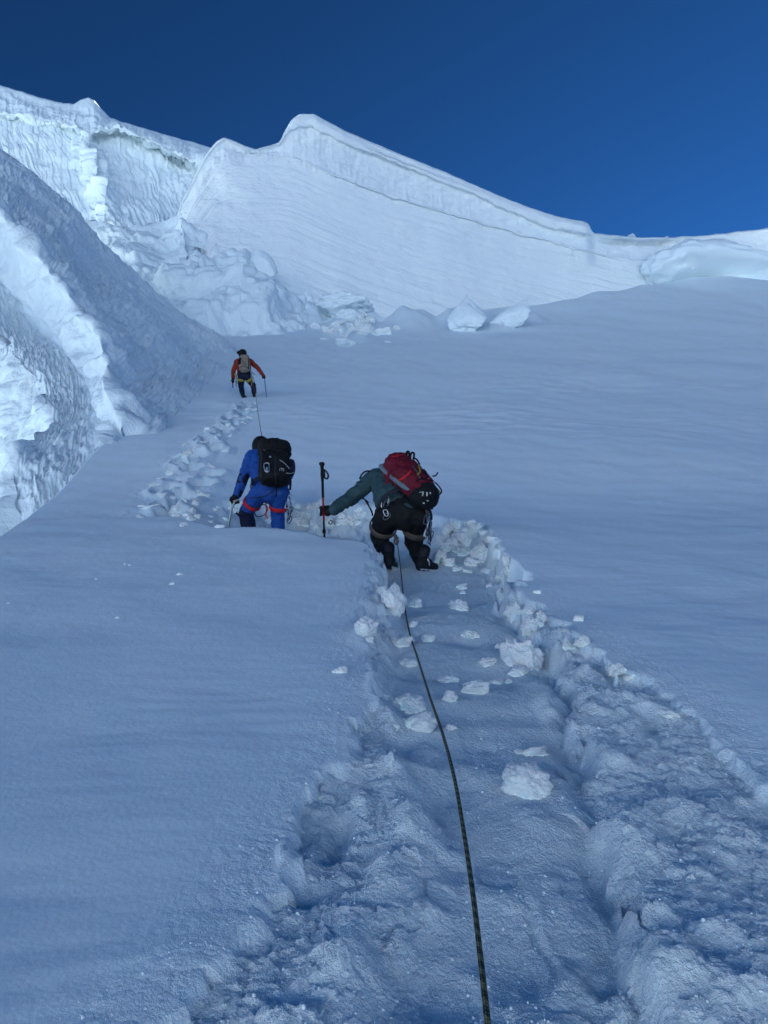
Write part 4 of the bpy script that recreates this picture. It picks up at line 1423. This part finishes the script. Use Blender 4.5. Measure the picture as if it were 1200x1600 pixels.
pk = empty('backpack', P(428, 755, 8.6), 'black backpack with white marks and carabiner on the blue climber', 'backpack')
axL = P(428, 692, 8.86) - P(430, 757, 8.58)
axN = np.array((.10, -.85, .42))
axN = axN - axL * np.dot(axN, axL) / np.dot(axL, axL)
axW = np.cross(axN, axL)
bagB = lumpy_box('bag', P(429, 731, 8.62), (axW, axL, axN), (.175, .205, .14), M_BLACK, pk, 3.6, .012, 21, -.05)
lidB = lumpy_box('lid', P(429, 704, 8.72), (axW, axL, axN), (.185, .085, .165), M_BLACK, pk, 3.0, .012, 25)
pockB = lumpy_box('side_pocket', P(454, 731, 8.64), (axW, axL, axN), (.05, .10, .07), M_NAVY, pk, 2.6, .008, 28, 0, 4)
bvP = bvh_of([bagB, lidB, pockB])
p_, n_ = lay(bvP, [(417, 726), (417, 731), (417, 736)], .010)
carabiner('carabiner', p_[len(p_) // 2], axL, axW, .115, .062, M_STEEL, pk, .006)
strap('white_tab', bvP, [(417, 730), (417, 735), (417, 739)], .016, M_WHITE, pk)
strap('white_tab', bvP, [(421, 713), (422, 714), (423, 715)], .022, M_WHITE, pk)
strap('cord', bvP, [(437, 719), (443, 723), (449, 729), (452, 733)], .008, M_WHITE, pk)
strap('cord', bvP, [(447, 739), (453, 740), (459, 738)], .010, M_WHITE, pk)
strap('white_mark', bvP, [(437, 736), (437.5, 732), (440, 732.5), (440.5, 736)], .007, M_WHITE, pk)
strap('white_mark', bvP, [(440.5, 736), (441, 732.5), (443, 733), (443.5, 736.5)], .007, M_WHITE, pk)
strap('strap', bvP, [(408, 700), (409, 716), (408, 734), (409, 748)], .025, M_DARK, pk)
strap('strap', bvP, [(420, 700), (428, 703), (438, 704), (448, 706)], .018, M_DARK, pk)
strap('strap', bvP, [(430, 712), (431, 722), (430, 740), (431, 754)], .018, M_DARK, pk)
strap('buckle', bvP, [(411, 702), (413, 703), (415, 703)], .02, M_TAN, pk)
tube('strap', [P(394, 748, 8.75), P(394, 753, 8.74), P(393, 757, 8.74)], .005, M_NAVY, pk, rb=.012, hint=(0, -1, .2))
tube('strap', [P(453, 744, 8.66), P(454, 754, 8.66), P(453, 766, 8.67)], .005, M_NAVY, pk, rb=.013, hint=(0, -1, .2))

ax = empty('ice_axe', axe_bot, 'ice axe with a curved grey shaft in the hand of the blue climber', 'ice axe')
tube('shaft', [axe_top, P(362.5, 794, d - .01), P(359.5, 806, d - .02), axe_bot, P(355.5, 836, d - .01)], .0135, M_GREENMET, ax, rb=.017, hint=(1, .2, 0))
tube('pick', [P(367, 784, d), P(361, 783, d + .03), P(356, 786, d + .06)], .006, M_STEEL, ax, rb=.014, hint=(0, 1, 0), taper=[1, .9, .4])
tube('adze', [P(367, 784, d), P(372, 781, d - .02), P(375, 782, d - .04)], .005, M_STEEL, ax, rb=.022, hint=(0, 0, 1))

# ===== leading climber: orange jacket, grey backpack
d = 23.0
JC = dict(pelvis=P(381, 585, d), chest=P(381, 569, d + .20), neck=P(380, 560, d + .28), head=P(379, 553.5, d + .34), face=np.array((-.45, .75, .05)),
          shL=P(370.5, 564.5, d + .22), elL=P(364.5, 580, d + .14), wrL=P(364, 592, d + .26), haL=P(364.5, 596, d + .28),
          shR=P(390.5, 564, d + .22), elR=P(402.5, 575, d + .12), wrR=P(411, 586, d + .06), haR=P(413, 589, d + .06),
          hipL=P(377, 588, d), hipR=P(386, 588, d), knL=P(376.5, 603, d + .12), anL=P(379, 616, d - .06), heelL=P(380, 622, d - .1), toeL=P(384, 622, d + .14),
          knR=P(396, 603, d + .18), anR=P(397, 614, d + .02), heelR=P(397, 620, d), toeR=P(397, 619, d + .26))
gC = P(388, 622, d)
perC, jackC, trouC = build_person(gC, JC, 'person in orange jacket leading far up the slope', dict(jacket=M_ORANGE, trousers=M_NAVY), 1.0, 13)
c_top, c_bot = P(413, 588, d + .06), P(416.4, 620, d + .10)
figure('glove', fingers(JC['wrL'], JC['haL'], (.2, .1, 1), .012) + [(JC['wrL'], lerp(JC['wrL'], JC['elL'], .15), .05, .053)], M_GLOVE, perC, .007, 3)
figure('glove', fingers(JC['wrR'], JC['haR'], c_bot - c_top, .012) + [(JC['wrR'], lerp(JC['wrR'], JC['elR'], .15), .05, .053)], M_GLOVE, perC, .007, 3)
figure('hood', [(JC['head'], JC['neck'], .125, .10), (JC['head'], JC['head'] + np.array((0, 0, .04)), .13, .125), (JC['head'], P(372.5, 551, d + .32), .07, .055)], M_BLACK, perC, .014, 5, .004)
boot(perC, JC['anL'], JC['heelL'], JC['toeL'], M_BOOT, 1)
boot(perC, JC['anR'], JC['heelR'], JC['toeR'], M_BOOT, 2)
BASE = gC
belt = ring_band('harness', lerp(JC['pelvis'], JC['chest'], .05), JC['chest'] - JC['pelvis'], .185, .05, M_DARK, perC, 1.05, (1, 0, 0), .008)
for s_ in 'LR':
    ring_band('leg_loop', lerp(JC['hip' + s_], JC['kn' + s_], .32), JC['kn' + s_] - JC['hip' + s_], .112, .075, M_LIME, belt, 1.0, (1, 0, 0), .008)
for (x0, y0, x1, y1, m_) in [(368, 582, 371, 600, M_LIME), (370, 586, 369, 604, M_TAN), (366, 584, 373, 594, M_LIME), (392, 582, 396, 592, M_DKMET), (394, 584, 397, 598, M_STEEL), (393, 580, 399, 586, M_GREENMET), (396, 590, 393, 603, M_LIME)]:
    tube('gear_sling', [P(x0, y0, d - .06), P((x0 + x1) / 2 - .8, (y0 + y1) / 2, d - .12), P(x1, y1, d - .10)], .012, m_, belt)
for (x0, y0) in [(369, 592), (394, 588), (396, 595)]:
    carabiner('carabiner', P(x0, y0, d - .14), (.2, .1, 1), (1, .5, 0), .10, .06, M_STEEL, belt, .008)
pk = empty('backpack', P(382, 581, 22.8), 'small grey backpack with black side mesh on the orange climber', 'backpack')
axL = P(381, 556, 23.05) - P(382, 581, 22.8)
axN = np.array((.05, -.85, .42))
axN = axN - axL * np.dot(axN, axL) / np.dot(axL, axL)
axW = np.cross(axN, axL)
bagC = lumpy_box('bag', P(382, 570, 22.84), (axW, axL, axN), (.165, .235, .12), M_GREYP, pk, 3.4, .012, 31, -.03)
lidC = lumpy_box('lid', P(381.5, 559.5, 22.95), (axW, axL, axN), (.15, .07, .12), M_GREYP, pk, 3.0, .010, 33, 0, 4)
bvP = bvh_of([bagC, lidC])
strap('side_mesh', bvP, [(374.5, 560), (374.3, 565), (374.6, 569)], .10, M_BLACK, pk, .006)
strap('strap', bvP, [(378, 562), (382, 568), (388, 576)], .02, M_DARK, pk)
strap('strap', bvP, [(388, 560), (388.5, 568), (388, 577)], .03, M_DARK, pk)
strap('strap', bvP, [(375, 574), (380, 572), (386, 574)], .02, M_DARK, pk)
strap('buckle', bvP, [(385, 571.8), (385.6, 572), (386.2, 572)], .03, M_WHITE, pk)
pl = empty('trekking_pole', c_bot, 'thin blue pole held out by the climber in orange', 'trekking pole')
tube('grip', [c_top - (c_bot - c_top) * .06, c_top, lerp(c_top, c_bot, .12)], .018, M_BLACK, pl)
tube('shaft', [lerp(c_top, c_bot, f_) for f_ in (.1, .5, 1.0, 1.2)], .0145, M_BLUEMET, pl)
ax = empty('ice_axe', P(364, 606, d + .2), 'short dark ice axe held low by the climber in orange', 'ice axe')
tube('shaft', [P(362.5, 592, d + .2), P(363.5, 598, d + .2), P(364, 606, d + .2)], .016, M_NAVY, ax)
tube('pick', [P(360.5, 594.5, d + .14), P(362.5, 593, d + .2), P(366, 594, d + .26)], .008, M_DKMET, ax, rb=.02, hint=(0, 0, 1))

# ------------------------------------------------------------------ ropes
BASE = np.zeros(3)


def rope_mat(name, c0, c1, c2):
    m, nd, lk, b = new_mat(name)
    at = []
    for nm in ('along', 'ca', 'sa'):
        q = nd.new('ShaderNodeAttribute')
        q.attribute_name = nm
        at.append(q)
    ang = nd.new('ShaderNodeMath')
    ang.operation = 'ARCTAN2'
    lk.new(at[2].outputs['Fac'], ang.inputs[0])
    lk.new(at[1].outputs['Fac'], ang.inputs[1])

    def strand(sign):
        k = nd.new('ShaderNodeMath')
        k.operation = 'MULTIPLY'
        k.inputs[1].default_value = 420 * sign
        lk.new(at[0].outputs['Fac'], k.inputs[0])
        mul = nd.new('ShaderNodeMath')
        mul.operation = 'MULTIPLY_ADD'
        mul.inputs[1].default_value = 4
        lk.new(ang.outputs[0], mul.inputs[0])
        lk.new(k.outputs[0], mul.inputs[2])
        sn = nd.new('ShaderNodeMath')
        sn.operation = 'SINE'
        lk.new(mul.outputs[0], sn.inputs[0])
        return sn
    s1, s2 = strand(1), strand(-1)
    pr = nd.new('ShaderNodeMath')
    pr.operation = 'MULTIPLY'
    lk.new(s1.outputs[0], pr.inputs[0])
    lk.new(s2.outputs[0], pr.inputs[1])
    big_ = nd.new('ShaderNodeMath')
    big_.operation = 'MULTIPLY_ADD'
    big_.inputs[1].default_value = 1.0
    w1 = nd.new('ShaderNodeMath')
    w1.operation = 'MULTIPLY'
    w1.inputs[1].default_value = 190
    lk.new(at[0].outputs['Fac'], w1.inputs[0])
    lk.new(ang.outputs[0], big_.inputs[0])
    lk.new(w1.outputs[0], big_.inputs[2])
    sb = nd.new('ShaderNodeMath')
    sb.operation = 'SINE'
    lk.new(big_.outputs[0], sb.inputs[0])
    r1 = nd.new('ShaderNodeMix')
    r1.data_type = 'RGBA'
    r1.inputs['A'].default_value = (*c0, 1)
    r1.inputs['B'].default_value = (*c1, 1)
    mr = nd.new('ShaderNodeMapRange')
    mr.inputs['From Min'].default_value = -.2
    mr.inputs['From Max'].default_value = .5
    lk.new(sb.outputs[0], mr.inputs['Value'])
    lk.new(mr.outputs[0], r1.inputs['Factor'])
    r2 = nd.new('ShaderNodeMix')
    r2.data_type = 'RGBA'
    mr2 = nd.new('ShaderNodeMapRange')
    mr2.inputs['From Min'].default_value = .45
    mr2.inputs['From Max'].default_value = .9
    mr2.inputs['To Max'].default_value = .55
    lk.new(pr.outputs[0], mr2.inputs['Value'])
    lk.new(mr2.outputs[0], r2.inputs['Factor'])
    lk.new(r1.outputs['Result'], r2.inputs['A'])
    r2.inputs['B'].default_value = (*c2, 1)
    lk.new(r2.outputs['Result'], b.inputs['Base Color'])
    b.inputs['Roughness'].default_value = .85
    bp = nd.new('ShaderNodeBump')
    bp.inputs['Strength'].default_value = .8
    bp.inputs['Distance'].default_value = .0015
    lk.new(pr.outputs[0], bp.inputs['Height'])
    lk.new(bp.outputs[0], b.inputs['Normal'])
    return m


M_ROPE = rope_mat('dark_green_rope', (0.014, 0.022, 0.015), (0.13, 0.135, 0.06), (0.34, 0.31, 0.17))
M_ROPE2 = rope_mat('thin_reddish_rope', (0.12, 0.03, 0.04), (0.10, 0.05, 0.06), (0.3, 0.2, 0.2))
rp = [(619, 838, 6.86), (623, 865, 6.78), (627, 900, 6.2), (631, 938, 5.45), (639, 985, 4.6), (655, 1036, 3.75), (672, 1090, 3.02), (691, 1145, 2.45), (709, 1212, 2.0), (723, 1290, 1.66), (738, 1390, 1.38), (750, 1490, 1.19), (762, 1600, 1.04),
      (774, 1740, .92), (790, 2000, .80)]
path = catmull([P(*q) for q in rp], 26)
tag(put('climbing_rope', tube_mesh('climbing_rope', path, .0048, sides=12, uv=True), M_ROPE), 'dark green rope running from the photographer up to the teal climber', 'rope')
bmk = catmull([P(619, 836, 6.84), P(617, 840, 6.82), P(622, 845, 6.80), P(619, 850, 6.80), P(616, 845, 6.82), P(621, 840, 6.83), P(620, 848, 6.80)], 6)
tag(put('rope_knot', tube_mesh('rope_knot', bmk, .010, sides=8), M_TAN), 'brown figure eight knot at the top end of the dark green rope', 'knot')
rp = [(393, 590, 22.80), (397, 606, 22.70), (399.5, 618, 22.5), (401, 630, 20.5), (403.5, 648, 16.5), (406, 664, 13.4), (408.5, 678, 11.2), (411, 690, 9.4), (412, 705, 9.0)]
path = catmull([P(*q) for q in rp], 14)
tag(put('climbing_rope', tube_mesh('climbing_rope', path, .0062, sides=8, uv=True), M_ROPE2), 'thin reddish rope stretched between the blue and the orange climber', 'rope')
